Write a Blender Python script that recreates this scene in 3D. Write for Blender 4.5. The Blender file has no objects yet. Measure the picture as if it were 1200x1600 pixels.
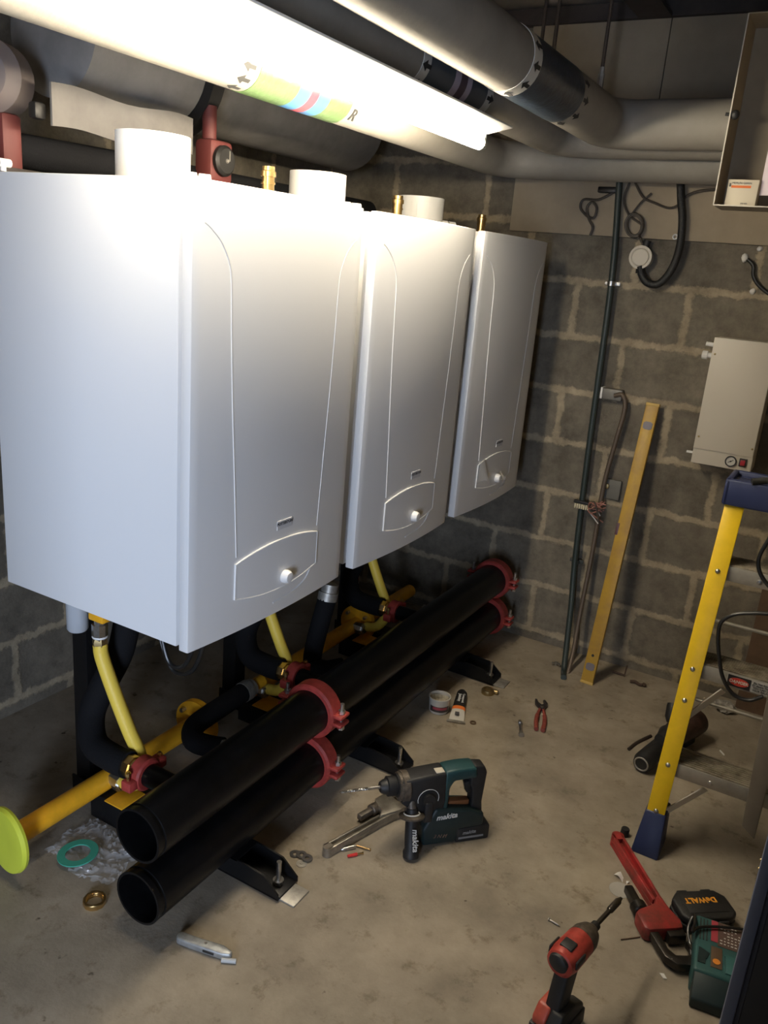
import bpy, bmesh, math, random
from mathutils import Matrix, Vector
random.seed(7)
PI = math.pi
SC = bpy.context.scene
COL = SC.collection

# ------------------------------------------------------------------ camera
YAW, PITCH, ROLL, FPX = 0.5016, 0.2954, 0.0844, 1280.85
CAM = Vector((1.0712, -3.4523, 1.6357))
_f = Vector((-math.sin(YAW)*math.cos(PITCH), math.cos(YAW)*math.cos(PITCH), -math.sin(PITCH)))
_r0 = _f.cross(Vector((0, 0, 1))).normalized()
_u0 = _r0.cross(_f)
_r = _r0*math.cos(ROLL) + _u0*math.sin(ROLL)
_u = _u0*math.cos(ROLL) - _r0*math.sin(ROLL)
cd = bpy.data.cameras.new('camera'); co = bpy.data.objects.new('camera', cd); COL.objects.link(co)
cd.sensor_fit = 'VERTICAL'; cd.sensor_height = 24.0; cd.sensor_width = 18.0; cd.lens = 24.0*FPX/1600.0
cd.clip_start = 0.02
co.matrix_world = Matrix(((_r.x, _u.x, -_f.x, CAM.x), (_r.y, _u.y, -_f.y, CAM.y), (_r.z, _u.z, -_f.z, CAM.z), (0, 0, 0, 1)))
SC.camera = co

# ------------------------------------------------------------------ light, world, exposure
SC.view_settings.view_transform = 'Standard'; SC.view_settings.look = 'None'
SC.view_settings.gamma = 1.0; SC.view_settings.use_curve_mapping = False
SC.view_settings.exposure = 0.0
TUBE_STRENGTH = 126.0
DAY_POWER = 165.0
w = bpy.data.worlds.new('world'); SC.world = w; w.use_nodes = True
w.node_tree.nodes['Background'].inputs[0].default_value = (0.62, 0.78, 1.0, 1)
w.node_tree.nodes['Background'].inputs[1].default_value = 0.5
dl = bpy.data.lights.new('daylight', 'AREA'); dlo = bpy.data.objects.new('daylight', dl); COL.objects.link(dlo)
dl.shape = 'RECTANGLE'; dl.size = 0.9; dl.size_y = 1.5; dl.energy = DAY_POWER; dl.color = (0.66, 0.78, 1.0)
dlo.location = (1.65, -5.6, 1.0); dlo.rotation_euler = (Vector((-0.2, -2.0, 0.75))-Vector(dlo.location)).to_track_quat('-Z', 'Y').to_euler()   # daylight slanting in through the doorway

def at(px, py, ax, val):
    "the point of the plane axis=val that the photograph shows at a pixel"
    d = _r*((px-600)/FPX) - _u*((py-800)/FPX) + _f
    return CAM + d*((val-CAM[ax])/d[ax])
def F(px, py, z=0.0): return at(px, py, 2, z)

# ------------------------------------------------------------------ materials
MATS = {}
def mat(name, col, rough=0.5, metal=0.0, var=0.0, scale=12.0, bump=0.0, bscale=60.0, col2=None, emit=None, alpha=1.0, trans=0.0, coat=0.0, detail=5.0, spec=None):
    if name in MATS: return MATS[name]
    m = bpy.data.materials.new(name); m.use_nodes = True
    nt = m.node_tree; b = nt.nodes['Principled BSDF']
    b.inputs['Roughness'].default_value = rough; b.inputs['Metallic'].default_value = metal
    b.inputs['Base Color'].default_value = (*col, 1)
    if alpha < 1: b.inputs['Alpha'].default_value = alpha
    if trans: b.inputs['Transmission Weight'].default_value = trans
    if spec is not None: b.inputs['Specular IOR Level'].default_value = spec
    if coat: b.inputs['Coat Weight'].default_value = coat
    if emit:
        b.inputs['Emission Color'].default_value = (*emit[0], 1); b.inputs['Emission Strength'].default_value = emit[1]
    tc = nt.nodes.new('ShaderNodeTexCoord')
    if var or col2:
        n = nt.nodes.new('ShaderNodeTexNoise'); n.inputs['Scale'].default_value = scale; n.inputs['Detail'].default_value = detail
        n.inputs['Roughness'].default_value = 0.65
        nt.links.new(tc.outputs['Object'], n.inputs['Vector'])
        r = nt.nodes.new('ShaderNodeValToRGB')
        c2 = col2 if col2 else tuple(c*(1-var) for c in col)
        c1 = col if col2 else tuple(min(1, c*(1+var)) for c in col)
        r.color_ramp.elements[0].color = (*c2, 1); r.color_ramp.elements[1].color = (*c1, 1)
        r.color_ramp.elements[0].position = 0.36; r.color_ramp.elements[1].position = 0.64
        nt.links.new(n.outputs['Fac'], r.inputs['Fac']); nt.links.new(r.outputs['Color'], b.inputs['Base Color'])
    if bump:
        n2 = nt.nodes.new('ShaderNodeTexNoise'); n2.inputs['Scale'].default_value = bscale; n2.inputs['Detail'].default_value = 4
        nt.links.new(tc.outputs['Object'], n2.inputs['Vector'])
        bp = nt.nodes.new('ShaderNodeBump'); bp.inputs['Strength'].default_value = bump; bp.inputs['Distance'].default_value = 0.004
        nt.links.new(n2.outputs['Fac'], bp.inputs['Height']); nt.links.new(bp.outputs['Normal'], b.inputs['Normal'])
    MATS[name] = m
    return m

def block_mat(name, axis):
    m = bpy.data.materials.new(name); m.use_nodes = True; nt = m.node_tree; N = nt.nodes; L = nt.links
    b = N['Principled BSDF']; b.inputs['Roughness'].default_value = 0.95
    tc = N.new('ShaderNodeTexCoord'); sp = N.new('ShaderNodeSeparateXYZ'); L.new(tc.outputs['Object'], sp.inputs[0])
    cb = N.new('ShaderNodeCombineXYZ')
    ax = N.new('ShaderNodeMath'); ax.operation = 'ADD'; ax.inputs[1].default_value = 0.225 + 45.0
    L.new(sp.outputs[axis], ax.inputs[0])
    az = N.new('ShaderNodeMath'); az.operation = 'ADD'; az.inputs[1].default_value = -0.05 + 2.25*2
    L.new(sp.outputs['Z'], az.inputs[0])
    nz = N.new('ShaderNodeTexNoise'); nz.inputs['Scale'].default_value = 16; nz.inputs['Detail'].default_value = 6; nz.inputs['Roughness'].default_value = 0.75
    L.new(tc.outputs['Object'], nz.inputs['Vector'])
    L.new(ax.outputs[0], cb.inputs['X']); L.new(az.outputs[0], cb.inputs['Y'])
    sub = N.new('ShaderNodeVectorMath'); sub.operation = 'SUBTRACT'; sub.inputs[1].default_value = (0.5, 0.5, 0.5); L.new(nz.outputs['Color'], sub.inputs[0])
    scl = N.new('ShaderNodeVectorMath'); scl.operation = 'SCALE'; scl.inputs['Scale'].default_value = 0.06; L.new(sub.outputs[0], scl.inputs[0])
    add = N.new('ShaderNodeVectorMath'); add.operation = 'ADD'; L.new(cb.outputs[0], add.inputs[0]); L.new(scl.outputs[0], add.inputs[1])
    br = N.new('ShaderNodeTexBrick'); L.new(add.outputs[0], br.inputs['Vector'])
    br.inputs['Scale'].default_value = 1.0; br.inputs['Brick Width'].default_value = 0.45; br.inputs['Row Height'].default_value = 0.225
    br.inputs['Mortar Size'].default_value = 0.020; br.inputs['Mortar Smooth'].default_value = 0.6; br.offset = 0.5
    br.inputs['Color1'].default_value = (0.138, 0.120, 0.093, 1); br.inputs['Color2'].default_value = (0.178, 0.155, 0.117, 1)
    br.inputs['Mortar'].default_value = (0.33, 0.275, 0.19, 1)
    n2 = N.new('ShaderNodeTexNoise'); n2.inputs['Scale'].default_value = 7.5; n2.inputs['Detail'].default_value = 9; n2.inputs['Roughness'].default_value = 0.75; L.new(tc.outputs['Object'], n2.inputs['Vector'])
    mr = N.new('ShaderNodeMapRange'); mr.inputs['From Min'].default_value = 0.3; mr.inputs['From Max'].default_value = 0.7; mr.inputs['To Min'].default_value = 0.5; mr.inputs['To Max'].default_value = 1.5
    L.new(n2.outputs['Fac'], mr.inputs['Value'])
    mx = N.new('ShaderNodeMix'); mx.data_type = 'RGBA'; mx.blend_type = 'MULTIPLY'; mx.inputs[0].default_value = 1.0
    L.new(br.outputs['Color'], mx.inputs[6]); L.new(mr.outputs[0], mx.inputs[7]); L.new(mx.outputs[2], b.inputs['Base Color'])
    n3 = N.new('ShaderNodeTexNoise'); n3.inputs['Scale'].default_value = 130; n3.inputs['Detail'].default_value = 4; L.new(tc.outputs['Object'], n3.inputs['Vector'])
    ma = N.new('ShaderNodeMath'); ma.operation = 'MULTIPLY_ADD'; ma.inputs[1].default_value = 0.5; L.new(n3.outputs['Fac'], ma.inputs[0]); L.new(br.outputs['Fac'], ma.inputs[2])
    bp = N.new('ShaderNodeBump'); bp.inputs['Strength'].default_value = 0.5; bp.inputs['Distance'].default_value = 0.006
    L.new(ma.outputs[0], bp.inputs['Height']); L.new(bp.outputs['Normal'], b.inputs['Normal'])
    return m

def floor_mat():
    m = bpy.data.materials.new('concrete_floor'); m.use_nodes = True; nt = m.node_tree; N = nt.nodes; L = nt.links
    b = N['Principled BSDF']; b.inputs['Roughness'].default_value = 0.72
    tc = N.new('ShaderNodeTexCoord')
    def noise(s, d, r=0.65):
        n = N.new('ShaderNodeTexNoise'); n.inputs['Scale'].default_value = s; n.inputs['Detail'].default_value = d; n.inputs['Roughness'].default_value = r
        L.new(tc.outputs['Object'], n.inputs['Vector']); return n
    r1 = N.new('ShaderNodeValToRGB'); e = r1.color_ramp.elements
    e[0].position = 0.32; e[0].color = (0.20, 0.168, 0.125, 1); e[1].position = 0.68; e[1].color = (0.375, 0.32, 0.245, 1)
    L.new(noise(4.5, 9).outputs['Fac'], r1.inputs['Fac'])
    r2 = N.new('ShaderNodeValToRGB'); e = r2.color_ramp.elements
    e[0].position = 0.33; e[0].color = (0.62, 0.58, 0.52, 1); e[1].position = 0.45; e[1].color = (1, 1, 1, 1)
    L.new(noise(13, 8, 0.7).outputs['Fac'], r2.inputs['Fac'])
    r3 = N.new('ShaderNodeValToRGB'); e = r3.color_ramp.elements
    e[0].position = 0.24; e[0].color = (0.2, 0.15, 0.1, 1); e[1].position = 0.30; e[1].color = (1, 1, 1, 1)
    L.new(noise(22, 3, 0.5).outputs['Fac'], r3.inputs['Fac'])
    def mul(a, c):
        mx = N.new('ShaderNodeMix'); mx.data_type = 'RGBA'; mx.blend_type = 'MULTIPLY'; mx.inputs[0].default_value = 1.0
        L.new(a, mx.inputs[6]); L.new(c, mx.inputs[7]); return mx.outputs[2]
    L.new(mul(mul(r1.outputs[0], r2.outputs[0]), r3.outputs[0]), b.inputs['Base Color'])
    bp = N.new('ShaderNodeBump'); bp.inputs['Strength'].default_value = 0.25; bp.inputs['Distance'].default_value = 0.004
    L.new(noise(90, 6).outputs['Fac'], bp.inputs['Height']); L.new(bp.outputs['Normal'], b.inputs['Normal'])
    return m

WHITE = mat('white_enamel', (0.79, 0.79, 0.79), 0.36, coat=0.12)
WHITEPL = mat('white_plastic', (0.78, 0.77, 0.74), 0.4)
GREYTXT = mat('grey_print', (0.06, 0.06, 0.065), 0.6)
BADGE = mat('badge_silver', (0.62, 0.62, 0.64), 0.45)
FILM = mat('clear_film', (0.9, 0.9, 0.9), 0.15, alpha=0.35)
BLKPAINT = mat('black_pipe_paint', (0.005, 0.005, 0.0055), 0.34, var=0.3, bump=0.08, bscale=40, spec=0.22)
BLKFRAME = mat('black_frame_paint', (0.006, 0.006, 0.0065), 0.4, spec=0.3)
FOAM = mat('black_foam_lagging', (0.008, 0.008, 0.009), 0.85, bump=0.3, bscale=200, spec=0.15)
BLKRUB = mat('black_rubber', (0.015, 0.014, 0.013), 0.5)
REDIRON = mat('red_painted_iron', (0.36, 0.045, 0.036), 0.5, var=0.2, scale=30, bump=0.2, bscale=90)
STEEL = mat('zinc_steel', (0.55, 0.54, 0.52), 0.32, 1.0, var=0.15, scale=40)
GALV = mat('galvanised_plate', (0.42, 0.40, 0.36), 0.5, 0.7, var=0.2, scale=40)
BRASS = mat('brass', (0.72, 0.50, 0.22), 0.28, 1.0)
OLDBRASS = mat('dull_brass', (0.36, 0.27, 0.13), 0.4, 0.9)
YELHOSE = mat('yellow_hose', (0.84, 0.60, 0.08), 0.45, bump=0.15, bscale=150)
YELPIPE = mat('yellow_gas_paint', (0.86, 0.42, 0.02), 0.4, var=0.12, scale=14)
LIME = mat('lime_plastic_cap', (0.62, 0.68, 0.06), 0.4, bump=0.2, bscale=30)
LAG = mat('grey_pipe_lagging', (0.27, 0.25, 0.215), 0.62, var=0.07, scale=9, bump=0.15, bscale=50)
LAGD = mat('dark_duct_lagging', (0.22, 0.205, 0.19), 0.7, var=0.15, scale=7)
CABLEBLK = mat('black_cable', (0.012, 0.012, 0.012), 0.35)
CABLEBRN = mat('brown_cable', (0.06, 0.048, 0.036), 0.5)

# ------------------------------------------------------------------ mesh helpers
def frame(o, x, y):
    x = Vector(x).normalized(); y = Vector(y); z = x.cross(y).normalized(); y = z.cross(x)
    return Matrix(((x.x, y.x, z.x, o[0]), (x.y, y.y, z.y, o[1]), (x.z, y.z, z.z, o[2]), (0, 0, 0, 1)))
def zframe(o, d):
    d = Vector(d).normalized(); a = Vector((0, 0, 1)) if abs(d.z) < 0.95 else Vector((1, 0, 0))
    x = a.cross(d).normalized(); y = d.cross(x)
    return Matrix(((x.x, y.x, d.x, o[0]), (x.y, y.y, d.y, o[1]), (x.z, y.z, d.z, o[2]), (0, 0, 0, 1)))
def RZ(a): return Matrix.Rotation(a, 4, 'Z')
def TR(*v): return Matrix.Translation(Vector(v))
def spline(pts, n=8):
    P = [Vector(p) for p in pts]; out = []
    for i in range(len(P)-1):
        p0 = P[i-1] if i else P[0]*2-P[1]; p1 = P[i]; p2 = P[i+1]; p3 = P[i+2] if i+2 < len(P) else P[-1]*2-P[-2]
        for k in range(n):
            t = k/n
            out.append(0.5*((2*p1)+(p2-p0)*t+(2*p0-5*p1+4*p2-p3)*t*t+(3*p1-p0-3*p2+p3)*t**3))
    out.append(P[-1]); return out
def elbow(p0, c, p1, rad, n=10):
    c = Vector(c); a = (Vector(p0)-c).normalized(); b = (Vector(p1)-c).normalized()
    s = c+a*rad; e = c+b*rad; out = [Vector(p0)]
    for i in range(n+1):
        t = i/n*PI/2; out.append(c + a*rad*(1-math.sin(t)) + b*rad*(1-math.cos(t)))
    out.append(Vector(p1)); return out

class MB:
    def __init__(s): s.bm = bmesh.new()
    def _add(s, t, M=None, bevel=0, seg=2):
        if bevel:
            bmesh.ops.bevel(t, geom=[e for e in t.edges if len(e.link_faces) == 2 and e.calc_face_angle(0) > 0.5], offset=bevel, segments=seg, affect='EDGES', profile=0.5, clamp_overlap=True)
        if M is not None: t.transform(M)
        me = bpy.data.meshes.new('tmp'); t.to_mesh(me); t.free(); s.bm.from_mesh(me); bpy.data.meshes.remove(me)
        return s
    def box(s, c, d, M=None, bevel=0, seg=2, rz=0):
        t = bmesh.new(); bmesh.ops.create_cube(t, size=1)
        t.transform(Matrix.Translation(Vector(c)) @ RZ(rz) @ Matrix.Diagonal((*d, 1)))
        return s._add(t, M, bevel, seg)
    def lathe(s, o, d, prof, seg=28, M=None, cap=True):
        "prof: list of (distance along d, radius)"
        Z = zframe(o, d); t = bmesh.new(); rings = []
        for h, r in prof:
            if r < 1e-6: rings.append([t.verts.new(Z @ Vector((0, 0, h)))])
            else: rings.append([t.verts.new(Z @ Vector((r*math.cos(2*PI*k/seg), r*math.sin(2*PI*k/seg), h))) for k in range(seg)])
        for a, b in zip(rings, rings[1:]):
            if len(a) == 1 and len(b) == 1: continue
            for k in range(seg):
                k2 = (k+1) % seg
                if len(a) == 1: t.faces.new((a[0], b[k2], b[k])) if False else t.faces.new((a[0], b[k], b[k2]))
                elif len(b) == 1: t.faces.new((a[k], b[0], a[k2]))
                else: t.faces.new((a[k], b[k], b[k2], a[k2]))
        if cap:
            for rg in (rings[0], rings[-1]):
                if len(rg) > 1: t.faces.new(rg)
        bmesh.ops.recalc_face_normals(t, faces=t.faces)
        return s._add(t, M)
    def cyl(s, a, b, r, r2=None, seg=24, M=None):
        a = Vector(a); b = Vector(b)
        return s.lathe(a, b-a, [(0, r), ((b-a).length, r if r2 is None else r2)], seg, M)
    def ringtube(s, o, d, prof, seg=32, M=None):
        "closed profile revolved (an annulus)"
        Z = zframe(o, d); t = bmesh.new(); rings = []
        for h, r in prof: rings.append([t.verts.new(Z @ Vector((r*math.cos(2*PI*k/seg), r*math.sin(2*PI*k/seg), h))) for k in range(seg)])
        for i in range(len(rings)):
            a = rings[i]; b = rings[(i+1) % len(rings)]
            for k in range(seg): t.faces.new((a[k], b[k], b[(k+1) % seg], a[(k+1) % seg]))
        bmesh.ops.recalc_face_normals(t, faces=t.faces)
        return s._add(t, M)
    def torus(s, o, d, R, r, seg=32, n=8, M=None):
        return s.ringtube(o, d, [(r*math.sin(2*PI*k/n), R+r*math.cos(2*PI*k/n)) for k in range(n)], seg, M)
    def tube(s, pts, r, seg=12, M=None, cap=True, closed=False):
        P = [Vector(p) for p in pts]; t = bmesh.new(); rings = []
        rr = r if isinstance(r, (list, tuple)) else [r]*len(P)
        up = None
        for i, p in enumerate(P):
            if closed: d = (P[(i+1) % len(P)]-P[i-1]).normalized()
            else: d = (P[min(i+1, len(P)-1)]-P[max(i-1, 0)]).normalized()
            if up is None:
                a = Vector((0, 0, 1)) if abs(d.z) < 0.9 else Vector((1, 0, 0)); up = (a-d*a.dot(d)).normalized()
            else: up = (up-d*up.dot(d)).normalized()
            sd = d.cross(up)
            rings.append([t.verts.new(p+(up*math.cos(2*PI*k/seg)+sd*math.sin(2*PI*k/seg))*rr[i]) for k in range(seg)])
        prs = list(zip(rings, rings[1:])) + ([(rings[-1], rings[0])] if closed else [])
        for a, b in prs:
            for k in range(seg): t.faces.new((a[k], b[k], b[(k+1) % seg], a[(k+1) % seg]))
        if cap and not closed: t.faces.new(rings[0]); t.faces.new(rings[-1])
        bmesh.ops.recalc_face_normals(t, faces=t.faces)
        return s._add(t, M)
    def prism(s, poly, h0, h1, M=None, bevel=0, seg=2):
        "poly in local XY, extruded along Z from h0 to h1"
        t = bmesh.new(); a = [t.verts.new((x, y, h0)) for x, y in poly]; b = [t.verts.new((x, y, h1)) for x, y in poly]
        t.faces.new(a); t.faces.new(b); n = len(poly)
        for i in range(n): t.faces.new((a[i], a[(i+1) % n], b[(i+1) % n], b[i]))
        bmesh.ops.recalc_face_normals(t, faces=t.faces)
        return s._add(t, M, bevel, seg)
    def blob(s, c, r, M=None, jit=0.0, sub=2):
        t = bmesh.new(); bmesh.ops.create_icosphere(t, subdivisions=sub, radius=1)
        for v in t.verts: v.co *= 1+random.uniform(-jit, jit)
        rr = r if isinstance(r, (tuple, list)) else (r, r, r)
        t.transform(Matrix.Translation(Vector(c)) @ Matrix.Diagonal((*rr, 1)))
        return s._add(t, M)
    def grid(s, f, nu, nv, thick=0.0, M=None):
        t = bmesh.new(); V = [[t.verts.new(f(i/nu, j/nv)) for j in range(nv+1)] for i in range(nu+1)]
        for i in range(nu):
            for j in range(nv): t.faces.new((V[i][j], V[i+1][j], V[i+1][j+1], V[i][j+1]))
        bmesh.ops.recalc_face_normals(t, faces=t.faces)
        if thick: bmesh.ops.solidify(t, geom=t.faces[:], thickness=thick)
        return s._add(t, M)
    def text(s, body, size, M, depth=0.0006, bold=0.0, shear=0.0, sx=1.0):
        cu = bpy.data.curves.new('t', 'FONT'); cu.body = body; cu.size = size; cu.extrude = depth; cu.offset = bold; cu.shear = shear
        cu.align_x = 'CENTER'; cu.align_y = 'CENTER'; cu.resolution_u = 3
        o = bpy.data.objects.new('t', cu); COL.objects.link(o)
        dg = bpy.context.evaluated_depsgraph_get(); me = bpy.data.meshes.new_from_object(o.evaluated_get(dg))
        t = bmesh.new(); t.from_mesh(me); bpy.data.meshes.remove(me); bpy.data.objects.remove(o); bpy.data.curves.remove(cu)
        t.transform(Matrix.Diagonal((sx, 1, 1, 1)))
        return s._add(t, M)
    def mapverts(s, f):
        for v in s.bm.verts: v.co = f(v.co)
        return s

ROOT = {}
def thing(name, label, cat, loc=(0, 0, 0), rz=0.0, group=None):
    o = bpy.data.objects.new(name, None); COL.objects.link(o); o.empty_display_size = 0.05
    o.location = loc; o.rotation_euler = (0, 0, rz); o['label'] = label; o['category'] = cat
    if group: o['group'] = group
    ROOT[o.name] = Matrix.Translation(Vector(loc)) @ RZ(rz)
    return o
def obj(name, mb, m, parent=None, world=True, flat=False, label=None):
    if parent is not None:
        M = ROOT[parent.name]
        if world: mb.bm.transform(M.inverted())
    bmesh.ops.remove_doubles(mb.bm, verts=mb.bm.verts, dist=1e-6)
    me = bpy.data.meshes.new(name); mb.bm.to_mesh(me); mb.bm.free()
    me.materials.append(m)
    if not flat:
        me.shade_smooth(); me.set_sharp_from_angle(angle=math.radians(35))
    o = bpy.data.objects.new(name, me); COL.objects.link(o)
    if parent is not None: o.parent = parent; ROOT[o.name] = ROOT[parent.name]
    if label: o['label'] = label
    return o
def tag(o, label, cat, group=None):
    o['label'] = label; o['category'] = cat
    if group: o['group'] = group
    return o
def struct(name, mb, m):
    o = obj(name, mb, m, flat=True); o['kind'] = 'structure'; return o
def single(name, mb, m, label, cat, base, group=None, rz=0.0, flat=False):
    "a thing of one mesh, given in world coordinates, its origin at its base"
    M = Matrix.Translation(Vector(base)) @ RZ(rz); mb.bm.transform(M.inverted())
    o = obj(name, mb, m, flat=flat); o.location = base; o.rotation_euler = (0, 0, rz)
    return tag(o, label, cat, group)
def copy_tree(o, parent=None):
    c = o.copy(); COL.objects.link(c)
    if parent is not None: c.parent = parent
    for ch in [x for x in bpy.data.objects if x.parent == o]: copy_tree(ch, c)
    return c

# ================================================================== THE ROOM
XL, XR, YF, ZC = -1.25, 1.95, -4.2, 2.64
struct('floor', MB().box(((XL+XR)/2, YF/2, -0.05), (XR-XL+0.3, -YF+0.3, 0.1)), floor_mat())
struct('wall_back', MB().box(((XL+XR)/2, 0.06, ZC/2), (XR-XL+0.3, 0.12, ZC)), block_mat('block_wall_x', 'X'))
struct('wall_left', MB().box((XL-0.06, YF/2, ZC/2), (0.12, -YF, ZC)), block_mat('block_wall_y', 'Y'))
struct('wall_right', MB().box((XR+0.06, YF/2, ZC/2), (0.12, -YF, ZC)), bpy.data.materials['block_wall_y'])
DX0, DX1, DZ = 0.52, 1.15, 2.1
struct('wall_front', MB().box(((XL+DX0)/2, YF-0.06, ZC/2), (DX0-XL, 0.12, ZC)).box(((DX1+XR)/2, YF-0.06, ZC/2), (XR-DX1, 0.12, ZC)).box(((DX0+DX1)/2, YF-0.06, (ZC+DZ)/2), (DX1-DX0, 0.12, ZC-DZ)), bpy.data.materials['block_wall_x'])
struct('ceiling', MB().box(((XL+XR)/2, YF/2, ZC+0.05), (XR-XL+0.3, -YF+0.3, 0.1)), mat('ceiling_board', (0.22, 0.19, 0.16), 0.9, var=0.1))
DARKST = mat('dark_steelwork', (0.045, 0.035, 0.03), 0.7, var=0.2)
struct('dark_strip_1', MB().box(((XL+XR)/2, -0.02, ZC-0.04), (XR-XL, 0.04, 0.055)), DARKST)  # dark strip along the top of the back wall
bm_ = MB()
for z_, w_, h_ in ((2.575, 0.12, 0.012), (2.632, 0.12, 0.012)): bm_.box((0.16, -1.4, z_), (w_, 2.7, h_))
bm_.box((0.16, -1.4, 2.603), (0.012, 2.7, 0.06))
single('steel_beam', bm_, DARKST, 'dark brown steel beam under the ceiling, end on to the back wall', 'beam', (0.16, -1.4, 2.57))

BOARD = mat('beige_wall_board', (0.34, 0.28, 0.20), 0.85, var=0.08, scale=6, bump=0.1, bscale=40)
for x0, x1, z0, z1, lb in ((-0.325, 1.94, 1.805, 2.06, 'long beige board on the back wall behind the hanging cables and hose'),
                       (-0.325, 0.212, 2.063, 2.585, 'beige upper wall board, left of the thin vertical seam, above the pipe bend'),
                       (0.215, 1.94, 2.063, 2.585, 'beige upper wall board, right of the thin vertical seam, behind the open metal cabinet')):
    single('wall_board', MB().box(((x0+x1)/2, -0.008, (z0+z1)/2), (x1-x0, 0.015, z1-z0), bevel=0.002), BOARD, lb, 'board', ((x0+x1)/2, -0.008, z0), 'beige boards lining the top of the back wall')
# blue steel door leaf, ajar, its free edge towards the room
dr = thing('metal_door', 'dark blue metal door edge in the bottom right corner', 'door', (1.52, -2.27, 0.0))
BLUED = mat('navy_door_paint', (0.022, 0.028, 0.05), 0.35, var=0.15)
obj('door_leaf', MB().box((1.52, -2.28, 1.0), (0.82, 0.04, 2.0), bevel=0.012, seg=3), BLUED, dr)
obj('edge_highlight', MB().box((1.112, -2.306, 1.0), (0.018, 0.012, 2.0), bevel=0.004), mat('lit_edge_blue', (0.11, 0.13, 0.20), 0.4), dr)  # paler blue paints the daylight catching the free edge
obj('shade_strip', MB().box((1.150, -2.304, 1.0), (0.045, 0.008, 2.0), bevel=0.003), mat('shade_strip_dark', (0.012, 0.013, 0.018), 0.6), dr)  # added dark strip, painted as shade on the daylit leaf face
obj('rivet_row', MB().lathe((1.104, -2.30, 0.86), (-1, 0, 0), [(0, 0.003), (0.002, 0.002), (0.003, 0)], 8).lathe((1.104, -2.30, 0.845), (-1, 0, 0), [(0, 0.003), (0.002, 0.002), (0.003, 0)], 8), OLDBRASS, dr)
obj('handle', MB().cyl((1.45, -2.30, 1.02), (1.45, -2.35, 1.02), 0.012).tube(spline([(1.45, -2.35, 1.02), (1.40, -2.355, 1.02), (1.32, -2.35, 1.02)]), 0.01), STEEL, dr)
obj('hinge', MB().cyl((1.935, -2.26, 0.3), (1.935, -2.26, 0.42), 0.012).cyl((1.935, -2.26, 1.6), (1.935, -2.26, 1.72), 0.012), STEEL, dr)

# ================================================================== CEILING PIPES
def wrap(mb, c, r, y0, th0, sgn=1):
    "maps flat (x along pipe +Y, y around) onto a cylinder along Y; local z = height over the skin"
    def f(v):
        th = th0 + v.y/r*sgn; R = r+v.z
        return Vector((c[0]+R*math.cos(th), y0+v.x, c[1]+R*math.sin(th)))
    bmesh.ops.subdivide_edges(mb.bm, edges=mb.bm.edges, cuts=2, use_grid_fill=True)
    return mb.mapverts(f)
ARROW = [(-0.022, -0.005), (0.0, -0.005), (0.0, -0.013), (0.022, 0.0), (0.0, 0.013), (0.0, 0.005), (-0.022, 0.005)]
def arrow(c, r, y0, th, flip, parent, m):
    a = MB().prism([(-x, y) if flip else (x, y) for x, y in ARROW], 0.0006, 0.0012)
    return obj('flow_arrow', wrap(a, c, r, y0, th), m, parent)
def band(c, r, y0, y1, m, parent, nm='colour_band', o=0.0015):
    return obj(nm, MB().cyl((c[0], y0, c[1]), (c[0], y1, c[1]), r+o, seg=40), m, parent)
INK = mat('black_label_ink', (0.02, 0.02, 0.02), 0.6)
LBLW = mat('white_label_tape', (0.62, 0.60, 0.55), 0.5)
GRN = mat('green_label_tape', (0.085, 0.15, 0.05), 0.4, var=0.12, scale=40, bump=0.4, bscale=70)
BLUT = mat('blue_label_tape', (0.05, 0.20, 0.45), 0.4)
REDT = mat('red_label_tape', (0.42, 0.04, 0.06), 0.4)
SLATE = mat('slate_label_tape', (0.075, 0.09, 0.105), 0.4, var=0.1)
LILAC = mat('lilac_label_tape', (0.50, 0.43, 0.50), 0.45)
PLUM = mat('plum_label_tape', (0.10, 0.065, 0.08), 0.45)
NAVY = mat('navy_label_tape', (0.022, 0.035, 0.055), 0.3, var=0.3, scale=25, bump=0.4, bscale=60)
# pipe A (behind the lamp), B, C (largest)
A = (-0.34, 2.062); AR = 0.067; B = (-0.06, 2.122); BR = 0.065; C = (0.148, 2.148); CR = 0.0785
pa = thing('insulated_pipe', 'grey lagged overhead pipe with green, blue and red flow label, lit by the lamp', 'pipe', (A[0], -1.5, A[1]), group='lagged pipes under the ceiling')
obj('lagging', MB().tube(elbow((A[0], -4.1, A[1]), (A[0], -0.13, A[1]), (1.6, -0.13, A[1]), 0.16), AR, 32), LAG, pa)
y = -1.77
for wd, m in ((0.16, GRN), (0.05, BLUT), (0.035, REDT), (0.05, BLUT), (0.105, GRN)):
    band(A, AR, y, y+wd, m, pa); y += wd
for th in (-0.35, -0.85, -1.35, -1.85): arrow(A, AR, -1.81, th, True, pa, INK)
obj('lettering', wrap(MB().text('R', 0.05, Matrix.Identity(4), 0.0006, 0.001), A, AR+0.001, y+0.03, -0.75), INK, pa)
pb = thing('insulated_pipe', 'grey lagged overhead pipe with slate band and lilac stripes, between lamp and biggest pipe', 'pipe', (B[0], -1.5, B[1]), group='lagged pipes under the ceiling')
obj('lagging', MB().tube(elbow((B[0], -4.1, B[1]), (B[0], -0.27, B[1]), (1.6, -0.27, B[1]), 0.14), BR, 32), LAG, pb)
for y0, y1, m, nm in ((-1.50, -1.46, LBLW, 'label_tape'), (-1.46, -1.32, SLATE, 'colour_band'), (-1.32, -1.285, LILAC, 'stripe'), (-1.285, -1.245, PLUM, 'colour_band'), (-1.245, -1.215, LILAC, 'stripe'), (-1.215, -1.11, SLATE, 'colour_band'), (-1.11, -1.07, LBLW, 'label_tape')):
    band(B, BR, y0, y1, m, pb, nm)
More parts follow.
